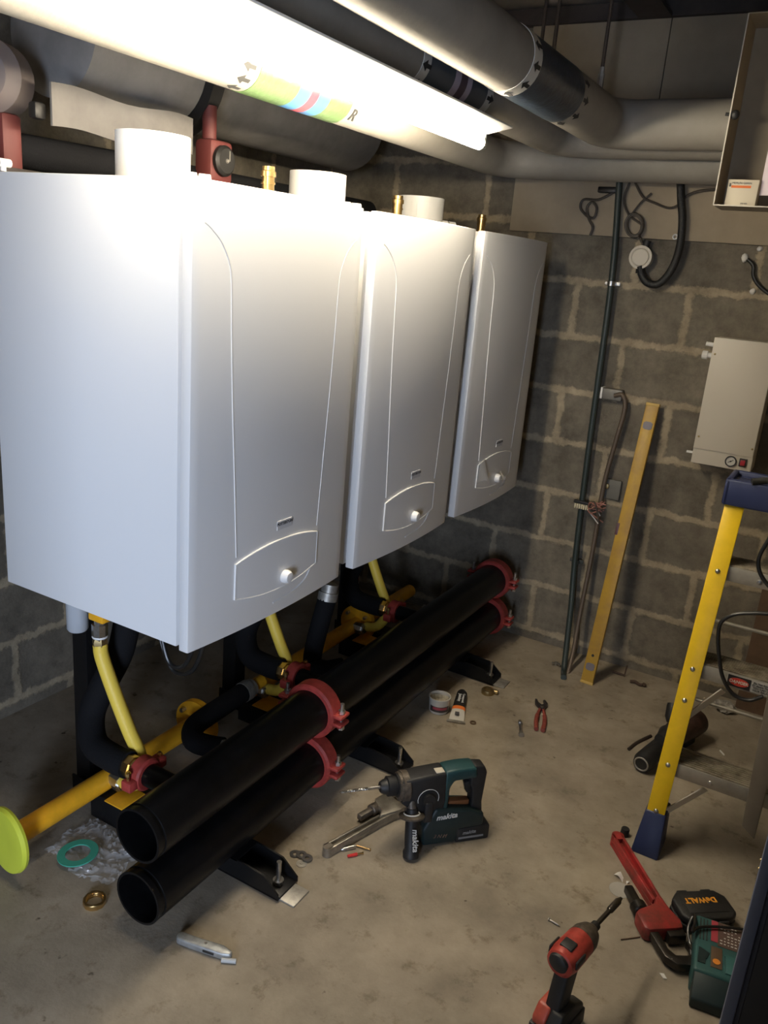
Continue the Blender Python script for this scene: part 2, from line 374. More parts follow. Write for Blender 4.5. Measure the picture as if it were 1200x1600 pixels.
for th in (-0.3, -1.0, -1.7):
    arrow(B, BR+0.002, -1.085, th, False, pb, INK); arrow(B, BR+0.002, -1.48, th, True, pb, INK)
pc = thing('insulated_pipe', 'widest grey lagged overhead pipe, wide navy band with arrows, bending right', 'pipe', (C[0], -1.2, C[1]), group='lagged pipes under the ceiling')
obj('lagging', MB().tube(elbow((C[0], -4.1, C[1]), (C[0], -0.40, C[1]), (1.6, -0.40, C[1]), 0.11), CR, 36), LAG, pc)
for y0, y1, m, nm in ((-1.345, -1.29, LBLW, 'label_tape'), (-1.29, -0.93, NAVY, 'colour_band')):
    band(C, CR, y0, y1, m, pc, nm)
for th in (0.35, -0.25, -0.85, -1.45, -2.05):
    arrow(C, CR+0.002, -1.318, th, True, pc, INK); arrow(C, CR+0.0005, -0.90, th, False, pc, INK)
RODM = mat('rusty_threaded_rod', (0.09, 0.07, 0.055), 0.6, 0.5, bump=0.5, bscale=300)
for (c, r), lb, yy in (((C, CR), 'thin hanger rod with a nut on the widest overhead pipe', -0.55), ((B, BR), 'thin hanger rod above the striped overhead pipe', -0.58)):
    h = thing('pipe_hanger', lb, 'hanger', (c[0], yy, c[1]+r), group='rods hanging the overhead pipes')
    obj('rod', MB().cyl((c[0], yy, c[1]+r), (c[0], yy, ZC), 0.006, seg=10), RODM, h)
    obj('clamp_nut', MB().lathe((c[0], yy, c[1]+r), (0, 0, 1), [(0, 0.011), (0.05, 0.011)], 6).lathe((c[0], yy, c[1]+r+0.05), (0, 0, 1), [(0, 0.008), (0.02, 0.008)], 6), GALV, h)
single('ceiling_conduit', MB().cyl((-0.075, -0.42, 2.2), (-0.075, -0.42, ZC), 0.007, seg=10), RODM, 'thin grey conduit dropping from the ceiling beside the hanger rod', 'conduit', (-0.075, -0.42, 2.2))

# ================================================================== THE LAMP
LX, LZ = -0.036, 1.994
lp = thing('fluorescent_light', 'long glowing fluorescent strip light above the white boilers', 'light', (LX, -1.95, 2.0))
TUBEM = mat('glowing_tube', (1, 1, 1), 0.3, emit=((1.0, 0.87, 0.66), TUBE_STRENGTH))
Y0, Y1 = -2.49, -1.03
obj('housing', MB().prism([(-0.034, 0.026), (0.022, 0.024), (0.100, 0.040), (0.100, 0.045), (0.04, 0.060), (-0.028, 0.060), (-0.034, 0.052)], Y0-0.10, Y1-0.005, Matrix(((1, 0, 0, LX), (0, 0, 1, 0), (0, 1, 0, LZ), (0, 0, 0, 1))), bevel=0.0015), WHITE, lp)
obj('tube', MB().cyl((LX, Y0+0.02, LZ), (LX, Y1-0.012, LZ), 0.019, seg=16), TUBEM, lp)
obj('end_cap', MB().cyl((LX, Y1-0.012, LZ), (LX, Y1+0.004, LZ), 0.0185, seg=16).cyl((LX, Y0+0.004, LZ), (LX, Y0+0.02, LZ), 0.0185, seg=16), mat('tube_end_alu', (0.7, 0.68, 0.62), 0.35, 0.8), lp)
for yy in (Y1+0.010, Y0-0.006): obj('lampholder', MB().box((LX, yy, LZ+0.008), (0.024, 0.014, 0.044), bevel=0.004), WHITEPL, lp)
for yy in (-2.15, -1.4): obj('mounting_bracket', MB().box((LX-0.01, yy, LZ+0.068), (0.04, 0.02, 0.016)), GALV, lp)

# ================================================================== BOILERS
BW, BX, BZ0, BZ1, PITCH_Y = 0.302, -0.36, 0.785, 1.757, 0.68
BYC = [-1.925, -1.245, -0.565]
H = BZ1-BZ0
def fx(y, o=0.0): return 0.30 + 0.015*(1-(y/BW)**2) + o
def make_boiler():
    t = thing('boiler', '', 'boiler', (BX, BYC[0], BZ0), group='wall hung white boilers in a row')
    o = lambda nm, mb, m, p=t: obj(nm, mb, m, p, world=False)
    o('casing', MB().box((-0.0205, 0, H/2), (0.571, 2*BW, H-0.004), bevel=0.003).box((0.26, 0, H/2), (0.05, 2*BW-0.03, H-0.03)), WHITE)
    c = MB(); n = 24
    ys = [-BW+2*BW*i/n for i in range(n+1)]
    poly = [(0.274, -BW-0.001)] + [(fx(y), y*1.003) for y in ys] + [(0.274, BW+0.001)]
    c.prism(poly, -0.004, H, bevel=0.003)
    cov = o('front_cover', c, WHITE)
    def ridge(pts, r=0.0018): return MB().tube([(fx(y), y, z) for y, z in pts], r, 8)
    left = [(y, z, 0) for y, z in ((-0.272, 0.895), (-0.255, 0.885), (-0.228, 0.862), (-0.207, 0.828), (-0.198, 0.79), (-0.194, 0.70), (-0.186, 0.55), (-0.172, 0.36), (-0.160, 0.185))]
    lp_ = [(p.x, p.y) for p in spline(left, 6)]
    o('trim_ridge', ridge(lp_), WHITE, cov); o('trim_ridge', ridge([(-y, z) for y, z in lp_], 0.0011), WHITE, cov)
    # control flap with arched top
    zt = lambda y: 0.167 + 0.022*(1-(y/0.166)**2)
    zb = lambda y: 0.082 - 0.020*(1-(y/0.160)**2)
    fl = MB()
    fl.grid(lambda u, v: Vector((fx(-0.162+0.324*u, 0.0025), -0.162+0.324*u, zb(-0.162+0.324*u)+(zt(-0.162+0.324*u)-zb(-0.162+0.324*u))*v)), 24, 3, 0.004)
    flap = o('control_flap', fl, WHITE)
    k = 20; top = [(-0.162+0.324*i/k, zt(-0.162+0.324*i/k)) for i in range(k+1)]; bot = [(0.162-0.324*i/k, zb(-0.162+0.324*i/k)) for i in range(k+1)]
    o('flap_rim', MB().tube([(fx(y, 0.0012), y, z) for y, z in top+bot], 0.0026, 10, closed=True), WHITE, flap)
    o('knob', MB().lathe((fx(0.02), 0.02, 0.088), (1, 0, 0), [(0, 0.017), (0.012, 0.017), (0.02, 0.013), (0.022, 0)], 24), WHITE, flap)
    o('lower_ridge', MB().tube(spline([(fx(y), y, z) for y, z in ((-0.02, 0.028), (0.06, 0.034), (0.115, 0.05), (0.145, 0.082))]), 0.002, 8), WHITE, cov)
    bd = o('badge', MB().box((fx(0.013), 0.013, 0.226), (0.003, 0.058, 0.022)), BADGE)
    o('lettering', MB().text('POTTERTON', 0.0105, frame((fx(0.013)+0.0018, 0.013, 0.229), (0, 1, 0), (0, 0, 1)), 0.0004, 0.0003), GREYTXT, bd)
    # on top
    o('flue_collar', MB().ringtube((-0.105, 0, H-0.01), (0, 0, 1), [(0, 0.078), (0.128, 0.078), (0.128, 0.086), (0, 0.086)], 48), WHITEPL)
    o('collar_seam', MB().box((-0.105+0.083*math.cos(-1.25), 0.083*math.sin(-1.25), H+0.045), (0.006, 0.006, 0.09), rz=0).box((-0.105+0.0855*math.cos(-0.72), 0.0855*math.sin(-0.72), H+0.058), (0.002, 0.003, 0.115), rz=-0.72), WHITEPL)
    tp = o('test_point', MB().cyl((-0.022, 0.038, H), (-0.022, 0.038, H+0.030), 0.007, seg=12).cyl((-0.034, 0.022, H+0.030), (-0.014, 0.048, H+0.030), 0.014, seg=16).cyl((-0.010, 0.053, H+0.030), (0.006, 0.074, H+0.030), 0.013, seg=16).cyl((-0.03, 0.03, H+0.030), (0.0, 0.066, H+0.030), 0.007, seg=10), WHITEPL)
    o('air_vent', MB().lathe((0.03, 0.265, H), (0, 0, 1), [(0, 0.009), (0.022, 0.009), (0.022, 0.016), (0.044, 0.016), (0.044, 0.0185), (0.049, 0.0185), (0.049, 0.016), (0.062, 0.016), (0.062, 0.0195), (0.074, 0.0195), (0.076, 0.016), (0.086, 0.016), (0.086, 0)], 20), BRASS)
    o('fixing_clip', MB().cyl((-0.26, -0.288, H), (-0.26, -0.288, H+0.012), 0.006, seg=10).cyl((-0.262, -0.298, H+0.017), (-0.262, -0.27, H+0.017), 0.009, seg=12), WHITEPL)
    # below
    o('condensate_trap', MB().lathe((-0.235, -0.15, -0.165), (0, 0, 1), [(0, 0.0), (0.0, 0.024), (0.006, 0.028), (0.165, 0.030)], 24), mat('milky_plastic', (0.55, 0.58, 0.62), 0.3, alpha=0.75))
    o('gas_cock', MB().cyl((-0.155, -0.145, -0.12), (-0.155, -0.145, 0), 0.013, seg=14).box((-0.155, -0.145, -0.105), (0.055, 0.03, 0.022), bevel=0.005), YELPIPE)
    o('flow_tail', MB().cyl((-0.17, -0.035, -0.12), (-0.17, -0.035, 0), 0.02).cyl((-0.16, 0.13, -0.10), (-0.16, 0.13, 0), 0.02), STEEL)
    return t
b1 = make_boiler(); b1['label'] = 'nearest white boiler, biggest in view, its full left side showing'
b2 = copy_tree(b1); b2.location.y = BYC[1]; b2['label'] = 'middle white boiler of the row, between the nearest and the farthest'
b3 = copy_tree(b1); b3.location.y = BYC[2]; b3['label'] = 'farthest white boiler, next to the block wall, film peeling off its flap'
ROOT[b3.name] = Matrix.Translation(b3.location)
def film(u, v):
    y = -0.168+0.10*u; z = 0.10+0.08*v
    return Vector((fx(y, 0.010+0.02*math.sin(u*3+v*2)*u), y, z+0.008*math.sin(5*u)))
FILMM = mat('peeling_film', (0.75, 0.75, 0.74), 0.25, alpha=0.6)
obj('protective_film', MB().grid(film, 10, 8), FILMM, b3, world=False)
obj('protective_film', MB().grid(lambda u, v: Vector((fx(0.02+0.05*u, 0.022+0.01*math.sin(4*v)), 0.02+0.04*u*(1-v*0.7), 0.055+0.06*v)), 6, 6), FILMM, b3, world=False)

# ------------------------------------------------------------------ boiler frame
fr = thing('floor_stand', 'black steel floor stand with feet carrying the boilers and header pipes', 'stand', (-0.60, -1.25, 0))
FY = [-1.955, -1.285, -0.50]
for yy in FY:
    obj('post', MB().box((-0.70, yy, 0.87), (0.06, 0.06, 1.73), bevel=0.004), BLKFRAME, fr)
    # foot: an upturned channel whose sides taper to the front
    M = frame((0, yy, 0), (1, 0, 0), (0, 0, 1))
    side = [(-0.73, 0.006), (0.055, 0.006), (0.055, 0.022), (0.005, 0.062), (-0.06, 0.068), (-0.73, 0.068)]
    ft = obj('foot', MB().prism(side, -0.045, -0.040, M).prism(side, 0.040, 0.045, M).box((-0.3375, yy, 0.009), (0.785, 0.09, 0.006), bevel=0.002).box((-0.36, yy, 0.066), (0.55, 0.09, 0.005)), BLKFRAME, fr)
    obj('stud_bolt', MB().cyl((0.022, yy, 0.01), (0.022, yy, 0.085), 0.007, seg=14).lathe((0.022, yy, 0.012), (0, 0, 1), [(0, 0.013), (0.014, 0.013)], 6).lathe((0.022, yy, 0.026), (0, 0, 1), [(0, 0.015), (0.002, 0.015)], 18), STEEL, ft)
    obj('floor_plate', MB().box((0.0, yy, 0.003), (0.20, 0.07, 0.006), bevel=0.001), GALV, ft)
for z in (1.62, 1.70):
    obj('cross_rail', MB().box((-0.695, -1.23, z), (0.04, 1.9, 0.04), bevel=0.003), BLKFRAME, fr)

# ------------------------------------------------------------------ header pipes
HX, HU, HL, HR = -0.142, 0.313, 0.135, 0.0695
def header(z, lb):
    t = thing('header_pipe', lb, 'pipe', (HX, -1.2, z-HR), group='black header pipes on the floor frame')
    for a, b_ in ((-2.30, -1.582), (-1.578, -0.13)):
        prof = [(0, HR-0.006), (0.0, HR), (0.014, HR), (0.015, HR-0.003), (0.024, HR-0.003), (0.025, HR), (b_-a, HR)]
        obj('pipe_length', MB().ringtube((HX, a, z), (0, 1, 0), prof + [(b_-a, HR-0.006)], 48), BLKPAINT, t)
    for yc, sc in ((-1.58, 1), (-0.165, 1)):
        cp = obj('coupling', MB().ringtube((HX, yc-0.028, z), (0, 1, 0), [(0, HR+0.001), (0.0, HR+0.012), (0.006, HR+0.018), (0.05, HR+0.018), (0.056, HR+0.012), (0.056, HR+0.001)], 40)
            .box((HX+HR+0.026, yc, z+0.012), (0.040, 0.05, 0.012), bevel=0.005).box((HX+HR+0.026, yc, z-0.014), (0.040, 0.05, 0.012), bevel=0.005)
            .box((HX-HR-0.028, yc, z+0.012), (0.046, 0.05, 0.012), bevel=0.005).box((HX-HR-0.028, yc, z-0.014), (0.046, 0.05, 0.012), bevel=0.005), REDIRON, t)
        for s in (-1, 1):
            x = HX+s*(HR+0.031)
            obj('bolt', MB().cyl((x, yc, z-0.035), (x, yc, z+0.052), 0.006, seg=12).lathe((x, yc, z+0.019), (0, 0, 1), [(0, 0.011), (0.011, 0.011)], 6).lathe((x, yc, z-0.034), (0, 0, 1), [(0, 0.011), (0.011, 0.011)], 6), STEEL, cp)
    for i, yb in enumerate(BYC):
        yy = yb-0.165 if z > 0.25 else yb+0.20
        x1 = -0.315 if z > 0.25 else -0.33
        zz = z-0.025 if z > 0.25 else z+0.02
        obj('branch', MB().cyl((HX-0.05, yy, zz), (x1, yy, zz), 0.030, seg=24), BLKPAINT, t)
        if z > 0.25:
            bc = obj('branch_coupling', MB().ringtube((-0.315, yy, zz), (-1, 0, 0), [(0, 0.030), (0, 0.040), (0.005, 0.045), (0.033, 0.045), (0.038, 0.040), (0.038, 0.030)], 30)
                .box((-0.334, yy-0.052, zz-0.008), (0.034, 0.03, 0.030), bevel=0.005).box((-0.334, yy+0.052, zz+0.008), (0.034, 0.03, 0.030), bevel=0.005), REDIRON, t)
            for s in (-1, 1):
                obj('bolt', MB().cyl((-0.334, yy+s*0.056, zz-0.02), (-0.334, yy+s*0.056, zz+0.034), 0.0045, seg=10).lathe((-0.334, yy+s*0.056, zz+0.022), (0, 0, 1), [(0, 0.008), (0.008, 0.008)], 6), BRASS, bc)
            obj('brass_union', MB().lathe((-0.353, yy, zz), (-1, 0, 0), [(0, 0.027), (0.018, 0.027), (0.018, 0.031), (0.040, 0.031), (0.040, 0.024), (0.055, 0.024)], 8), BRASS, t)
        else:
            obj('steel_union', MB().lathe((-0.33, yy, zz), (-1, 0, 0), [(0, 0.033), (0.025, 0.033), (0.025, 0.028), (0.05, 0.028)], 8), GALV, t)
    return t
header(HU, 'upper black header pipe with red couplings, open grooved end at front')
header(HL, 'lower black header pipe with red couplings, resting on the frame feet')
ORD = ['nearest', 'middle', 'farthest']
for i, yb in enumerate(BYC):
    yy = yb-0.165; zz = HU-0.025
    single('lagged_hose', MB().tube(spline([(-0.392, yy, zz), (-0.45, yy, zz-0.003), (-0.535, yy+0.01, zz+0.005), (-0.585, yy+0.045, zz+0.06), (-0.575, yy+0.08, zz+0.14), (-0.545, yy+0.115, zz+0.24), (-0.53, yb-0.035, zz+0.34), (-0.53, yb-0.035, 0.66)], 8), 0.0375, 20), FOAM,
        'black foam lagged hose bending down from the %s boiler to a red coupling' % ORD[i], 'hose', (-0.53, yy, zz-0.04), 'black lagged boiler hoses')
rh = thing('return_hose', 'black lagged return hose bent in a U behind the near end of the header pipes', 'hose', (-0.45, -1.7, 0.10), group='black lagged boiler hoses')
obj('hose_tube', MB().tube(spline([(-0.375, BYC[0]+0.20, HL+0.02), (-0.42, -1.735, HL+0.015), (-0.475, -1.745, HL+0.02), (-0.515, -1.70, HL+0.03), (-0.515, -1.63, HL+0.04), (-0.508, -1.52, HL+0.05), (-0.505, -1.47, HL+0.055)], 8), 0.034, 20), FOAM, rh)
obj('steel_union', MB().lathe((-0.505, -1.475, HL+0.055), (0.02, 1, 0.02), [(0, 0.036), (0.03, 0.036), (0.03, 0.031), (0.05, 0.031)], 16), GALV, rh)
obj('yellow_nipple', MB().cyl((-0.504, -1.43, HL+0.056), (-0.502, -1.37, HL+0.058), 0.021), YELPIPE, rh)
rv = thing('return_hose', 'black lagged return hose standing up behind the middle of the header pipes', 'hose', (-0.40, -1.24, 0.10), group='black lagged boiler hoses')
obj('hose_tube', MB().tube(spline([(-0.375, BYC[1]+0.20, HL+0.02), (-0.41, -1.11, HL+0.025), (-0.425, -1.17, HL+0.07), (-0.405, -1.19, 0.31), (-0.40, -1.14, 0.46)], 8), 0.034, 20), FOAM, rv)
obj('steel_union', MB().lathe((-0.40, -1.14, 0.455), (0.02, 0.2, 0.9), [(0, 0.036), (0.03, 0.036), (0.03, 0.030), (0.06, 0.030)], 16), GALV, rv)
# gas line
GX, GZ, GR = -0.575, 0.118, 0.030
gp = thing('gas_pipe', 'yellow gas pipe along the floor with lime capped flange', 'pipe', (GX, -1.3, GZ-0.03))
obj('pipe_run', MB().cyl((GX, -2.33, GZ), (GX, -0.12, GZ), GR, seg=28), YELPIPE, gp)
obj('flange_cap', MB().lathe((GX, -2.325, GZ), (-0.12, -1, 0.03), [(0, 0.03), (0.0, 0.088), (0.008, 0.09), (0.018, 0.086), (0.02, 0.06), (0.017, 0.03), (0.017, 0)], 40), LIME, gp)
for yy in (-1.62, -0.60):
    fl_ = obj('flange', MB().ringtube((GX, yy-0.012, GZ), (0, 1, 0), [(0, GR), (0, 0.082), (0.024, 0.082), (0.024, GR)], 36), YELPIPE, gp)
    for k in range(4):
        a = PI/4+k*PI/2
        obj('bolt', MB().cyl((GX+0.062*math.cos(a), yy-0.03, GZ+0.062*math.sin(a)), (GX+0.062*math.cos(a), yy+0.03, GZ+0.062*math.sin(a)), 0.008, seg=6), STEEL, fl_)
for yy in (-2.0, -1.33, -0.66):
    obj('support_bracket', MB().box((GX+0.03, yy, 0.042), (0.12, 0.08, 0.084-0.001), bevel=0.002), BLKFRAME, gp)
    obj('label_plate', MB().box((GX+0.075, yy-0.005, 0.087), (0.07, 0.09, 0.004), bevel=0.001), YELPIPE, gp)
    obj('union', MB().lathe((GX+0.022, yy, GZ+0.01), (1, -0.1, 0.05), [(0, 0.022), (0.02, 0.022), (0.02, 0.026), (0.042, 0.026), (0.042, 0.019), (0.05, 0.019)], 8), STEEL, gp)
for i, yb in enumerate(BYC):
    y0 = yb-0.145
    g = thing('gas_hose', 'yellow flexible gas hose under the %s boiler' % ORD[i], 'hose', (-0.45, y0, 0.2), group='yellow gas hoses under the boilers')
    ends = [(-0.515, y0, 0.60), (-0.507, y0, 0.56), (-0.47, y0+0.008, 0.46), (-0.43, y0+0.018, 0.36), (-0.405, y0+0.03, 0.29), (-0.41, y0+0.045, 0.215), (-0.455, y0+0.06, 0.155), (-0.51, y0+0.068, 0.135)]
    obj('hose_tube', MB().tube(spline(ends, 8), 0.0195, 16), YELHOSE, g)
    obj('hex_nut', MB().lathe((-0.515, y0, 0.60), (0, 0, 1), [(-0.012, 0.019), (0.01, 0.021), (0.02, 0.017)], 6), OLDBRASS, g)
    obj('union', MB().lathe((-0.515, y0, 0.615), (0, 0, 1), [(0, 0.017), (0.012, 0.017), (0.012, 0.021), (0.045, 0.021), (0.045, 0.014), (0.055, 0.014)], 8), STEEL, g)
    obj('sealing_tape', MB().torus((-0.515, y0, 0.624), (0, 0, 1), 0.017, 0.004), WHITEPL, g)
single('cable_loop', MB().tube(spline([(-0.36, -2.02, 0.785), (-0.345, -2.02, 0.68), (-0.32, -2.02, 0.60), (-0.29, -2.02, 0.585), (-0.255, -2.02, 0.61), (-0.225, -2.02, 0.69), (-0.22, -2.02, 0.785)]), 0.006, 10).tube(spline([(-0.37, -2.01, 0.785), (-0.36, -2.01, 0.66), (-0.32, -2.01, 0.575), (-0.28, -2.01, 0.565), (-0.235, -2.01, 0.60), (-0.205, -2.01, 0.69), (-0.20, -2.01, 0.785)]), 0.006, 10), CABLEBLK,
       'black cable loop hanging below the nearest boiler front corner', 'cable', (-0.29, -2.02, 0.57))
tg = thing('warning_tag', 'small red and white tag on the dark stand post under the far boilers', 'tag', (-0.668, -0.50, 0.235))
obj('card', MB().box((-0.6685, -0.50, 0.275), (0.003, 0.075, 0.08)), mat('tag_white', (0.5, 0.48, 0.46), 0.6), tg)
obj('red_panel', MB().box((-0.6665, -0.50, 0.275), (0.002, 0.062, 0.05)), REDT, tg)

# ================================================================== LEFT BACK: pumps and duct
du = thing('lagged_vessel', 'big grey lagged duct behind the boilers, top left', 'duct', (-0.95, -1.2, 1.95))
obj('body', MB().lathe((-0.98, -1.80, 2.16), (0, 1, 0), [(0, 0.10), (0.02, 0.17), (1.5, 0.17)], 40), LAGD, du)
obj('flange', MB().ringtube((-0.98, -1.36, 2.16), (0, 1, 0), [(0, 0.165), (0, 0.205), (0.05, 0.205), (0.05, 0.165)], 40), BLKRUB, du)
obj('jacket_flap', MB().grid(lambda u, v: Vector((-0.80-0.01*math.sin(6*u), -1.94+0.50*u, 1.893+0.10*v+0.006*math.sin(9*u))), 14, 4, 0.006), mat('grey_jacket_cloth', (0.15, 0.14, 0.13), 0.85, var=0.1), du)
obj('strap_buckle', MB().box((-0.83, -1.955, 1.925), (0.03, 0.035, 0.04), bevel=0.008), BLKRUB, du)
obj('hanger_strap', MB().box((-0.98, -1.6, 2.485), (0.03, 0.03, 0.32)).box((-0.98, -0.6, 2.485), (0.03, 0.03, 0.32)), DARKST, du)
pu = thing('circulator_pump', 'red pump with round black face behind the nearest boiler flue', 'pump', (-0.80, -1.335, 1.78))
RDP = mat('red_pump_paint', (0.13, 0.028, 0.025), 0.6)
obj('pump_body', MB().box((-0.80, -1.335, 1.89), (0.07, 0.105, 0.125), bevel=0.015).cyl((-0.82, -1.335, 1.78), (-0.82, -1.335, 2.05), 0.022), RDP, pu)
obj('motor_face', MB().lathe((-0.765, -1.335, 1.893), (1, 0, 0), [(0, 0.045), (0.012, 0.045), (0.02, 0.036), (0.02, 0)], 32), BLKRUB, pu)
obj('dial_needle', MB().lathe((-0.745, -1.335, 1.893), (1, 0, 0), [(0, 0.007), (0.004, 0.005), (0.004, 0)], 14).box((-0.744, -1.325, 1.908), (0.002, 0.003, 0.03)), GALV, pu)
v2 = thing('red_valve', 'red valve body at the far left edge above the nearest boiler', 'valve', (-0.93, -1.93, 1.75))
obj('valve_body', MB().box((-0.95, -1.96, 1.85), (0.06, 0.06, 0.14), bevel=0.012), RDP, v2)
obj('bonnet', MB().lathe((-0.97, -1.98, 2.00), (0.5, -1, 0), [(-0.06, 0.05), (-0.05, 0.09), (0.02, 0.09), (0.05, 0.065), (0.06, 0)], 32), mat('grey_bonnet', (0.17, 0.14, 0.13), 0.6), v2)
single('lagged_branch_pipe', MB().tube(spline([(-1.0, -2.0, 1.84), (-0.92, -1.7, 1.835), (-0.86, -1.4, 1.83), (-0.86, -0.3, 1.83)]), 0.045, 20), FOAM, 'dark lagged pipe running low behind the nearest boiler flue', 'pipe', (-0.9, -1.4, 1.79))
single('pipe_support_rail', MB().box((-1.0, -1.2, 1.765), (0.42, 2.2, 0.03)), DARKST, 'dark shelf rail behind the boiler tops', 'rail', (-1.0, -1.2, 1.75))

# ================================================================== BACK WALL FITTINGS
hb = thing('pressurisation_unit', 'cream wall unit with round gauge and red switch', 'wall unit', (0.69, -0.06, 0.975))
CREAM = mat('cream_enamel', (0.60, 0.55, 0.46), 0.45)
hx0, hx1, hz0, hz1 = 0.588, 0.806, 0.985, 1.466
obj('casing', MB().box(((hx0+hx1)/2, -0.06, (hz0+hz1)/2), (hx1-hx0, 0.12, hz1-hz0), bevel=0.003), CREAM, hb)
obj('front_cover', MB().box(((hx0+hx1)/2-0.001, -0.1215, (hz0+0.058+hz1)/2), (hx1-hx0-0.002, 0.004, hz1-hz0-0.058), bevel=0.001), CREAM, hb)
ga = obj('gauge', MB().ringtube((0.731, -0.120, 1.016), (0, -1, 0), [(0, 0.017), (0, 0.0205), (0.008, 0.0205), (0.008, 0.017)], 32), INK, hb)
obj('dial', MB().cyl((0.731, -0.118, 1.016), (0.731, -0.124, 1.016), 0.0175, seg=28), mat('dial_white', (0.55, 0.53, 0.48), 0.5), ga)
obj('needle', MB().box((0, 0, 0), (0.022, 0.001, 0.002), frame((0.731, -0.1248, 1.016), (0.8, 0, 0.55), (0, 1, 0))).cyl((0.731, -0.124, 1.016), (0.731, -0.1255, 1.016), 0.003, seg=10), INK, ga)
sw = obj('switch', MB().box((0.774, -0.123, 1.018), (0.027, 0.008, 0.031), bevel=0.002), INK, hb)
obj('rocker', MB().box((0.774, -0.128, 1.018), (0.017, 0.005, 0.021), bevel=0.002), mat('red_rocker', (0.35, 0.02, 0.03), 0.3), sw)
for x, z in ((0.600, 1.405), (0.796, 1.405), (0.600, 1.09), (0.796, 1.075)):
    obj('screw', MB().lathe((x, -0.123, z), (0, -1, 0), [(0, 0.0042), (0.002, 0.0035), (0.003, 0)], 12), OLDBRASS, hb)
obj('side_valve', MB().cyl((0.59, -0.075, 1.395), (0.565, -0.075, 1.395), 0.010, seg=16).lathe((0.568, -0.075, 1.395), (-1, 0, 0), [(0, 0.016), (0.018, 0.016), (0.02, 0.013), (0.02, 0)], 10), WHITEPL, hb)
obj('side_pipe', MB().cyl((0.59, -0.075, 1.435), (0.555, -0.075, 1.437), 0.008, seg=14), WHITEPL, hb)
obj('side_tab', MB().box((0.575, -0.08, 1.018), (0.03, 0.01, 0.008)), WHITEPL, hb)

cab = thing('open_metal_cabinet', 'open fronted beige metal cabinet hanging at the top right', 'cabinet', (0.80, -0.57, 1.88))
CABM = mat('cabinet_beige', (0.36, 0.30, 0.21), 0.6, var=0.06)
cx0, cx1, cz0, cz1, cy0, cy1 = 0.587, 1.06, 1.882, 2.40, -0.65, -0.495
obj('back_panel', MB().box(((cx0+cx1)/2, cy1, (cz0+cz1)/2), (cx1-cx0, 0.004, cz1-cz0)), CABM, cab)
for x in (cx0, cx1): obj('side_panel', MB().box((x, (cy0+cy1)/2, (cz0+cz1)/2), (0.003, cy1-cy0, cz1-cz0)), CABM, cab)
obj('bottom_panel', MB().box(((cx0+cx1)/2, (cy0+cy1)/2, cz0), (cx1-cx0, cy1-cy0, 0.003)), CABM, cab)
obj('top_panel', MB().box(((cx0+cx1)/2, (cy0+cy1)/2, cz1), (cx1-cx0, cy1-cy0, 0.003)), CABM, cab)
obj('edge_lip', MB().box((cx0-0.0005, cy0, (cz0+cz1)/2), (0.0035, 0.003, cz1-cz0)).box(((cx0+cx1)/2, cy0, cz0), (cx1-cx0, 0.003, 0.0035)), mat('bare_lip', (0.62, 0.58, 0.50), 0.4), cab)
obj('cable_gland', MB().blob((cx0+0.012, cy0+0.01, 2.135), (0.013, 0.012, 0.014)).cyl((cx0+0.01, cy0+0.01, 2.135), (cx0-0.015, cy0+0.01, 2.137), 0.005, seg=10), INK, cab)
obj('hanger_strap', MB().box((0.88, cy1+0.004, 2.52), (0.04, 0.006, 0.25)), DARKST, cab)
ct = thing('carton', 'small cream carton with orange stripe standing in the open cabinet', 'box', (0.655, -0.60, cz0+0.0015))
obj('carton_body', MB().box((0.657, -0.598, cz0+0.040), (0.088, 0.05, 0.074), bevel=0.0015), mat('cream_card', (0.66, 0.60, 0.47), 0.7), ct)
obj('orange_stripe', MB().box((0.652, -0.6238, cz0+0.0565), (0.056, 0.001, 0.007)), mat('orange_print', (0.70, 0.16, 0.03), 0.6), ct)
obj('lettering', MB().text('MERLIN GERIN', 0.0085, frame((0.653, -0.6236, cz0+0.0665), (1, 0, 0), (0, 0, 1)), 0.0003).text('MG', 0.006, frame((0.620, -0.6236, cz0+0.061), (0, 0, -1), (1, 0, 0)), 0.0003, 0.0006).text('250 400', 0.006, frame((0.668, -0.6236, cz0+0.009), (1, 0, 0), (0, 0, 1)), 0.0003), GREYTXT, ct)
single('paper_sheet', MB().grid(lambda u, v: Vector((0.705+0.10*u, -0.61-0.012*math.sin(3*u), cz0+0.035+0.16*v)), 8, 4, 0.001), mat('lilac_paper', (0.62, 0.55, 0.60), 0.7), 'pale lilac paper sheet standing in the open cabinet beside the carton', 'paper', (0.75, -0.61, cz0))

# round box, hose, cables
jb = thing('junction_box', 'round cream junction box on the wall at the end of a black hose', 'junction box', (0.25, -0.02, 1.70))
JC = at(1001, 402, 1, -0.05)
obj('box_body', MB().cyl((JC.x, -0.004, JC.z), (JC.x, -0.05, JC.z), 0.040, seg=32), CREAM, jb)
obj('lid', MB().lathe((JC.x, -0.05, JC.z), (0, -1, 0), [(0, 0.044), (0.006, 0.044), (0.006, 0.036), (0.004, 0.034), (0.006, 0.032), (0.009, 0.030), (0.0095, 0)], 36), CREAM, jb)
obj('entry_gland', MB().cyl((JC.x+0.005, -0.03, JC.z+0.035), (JC.x+0.012, -0.03, JC.z+0.065), 0.013, seg=14).cyl((JC.x-0.002, -0.03, JC.z-0.035), (JC.x-0.001, -0.03, JC.z-0.06), 0.014, seg=14), INK, jb)
hp = [at(*q, 1, -0.045) for q in ((1063, 278), (1064, 310), (1066, 345), (1062, 385), (1050, 420), (1030, 443), (1012, 442), (1003, 430), (1000, 416))]
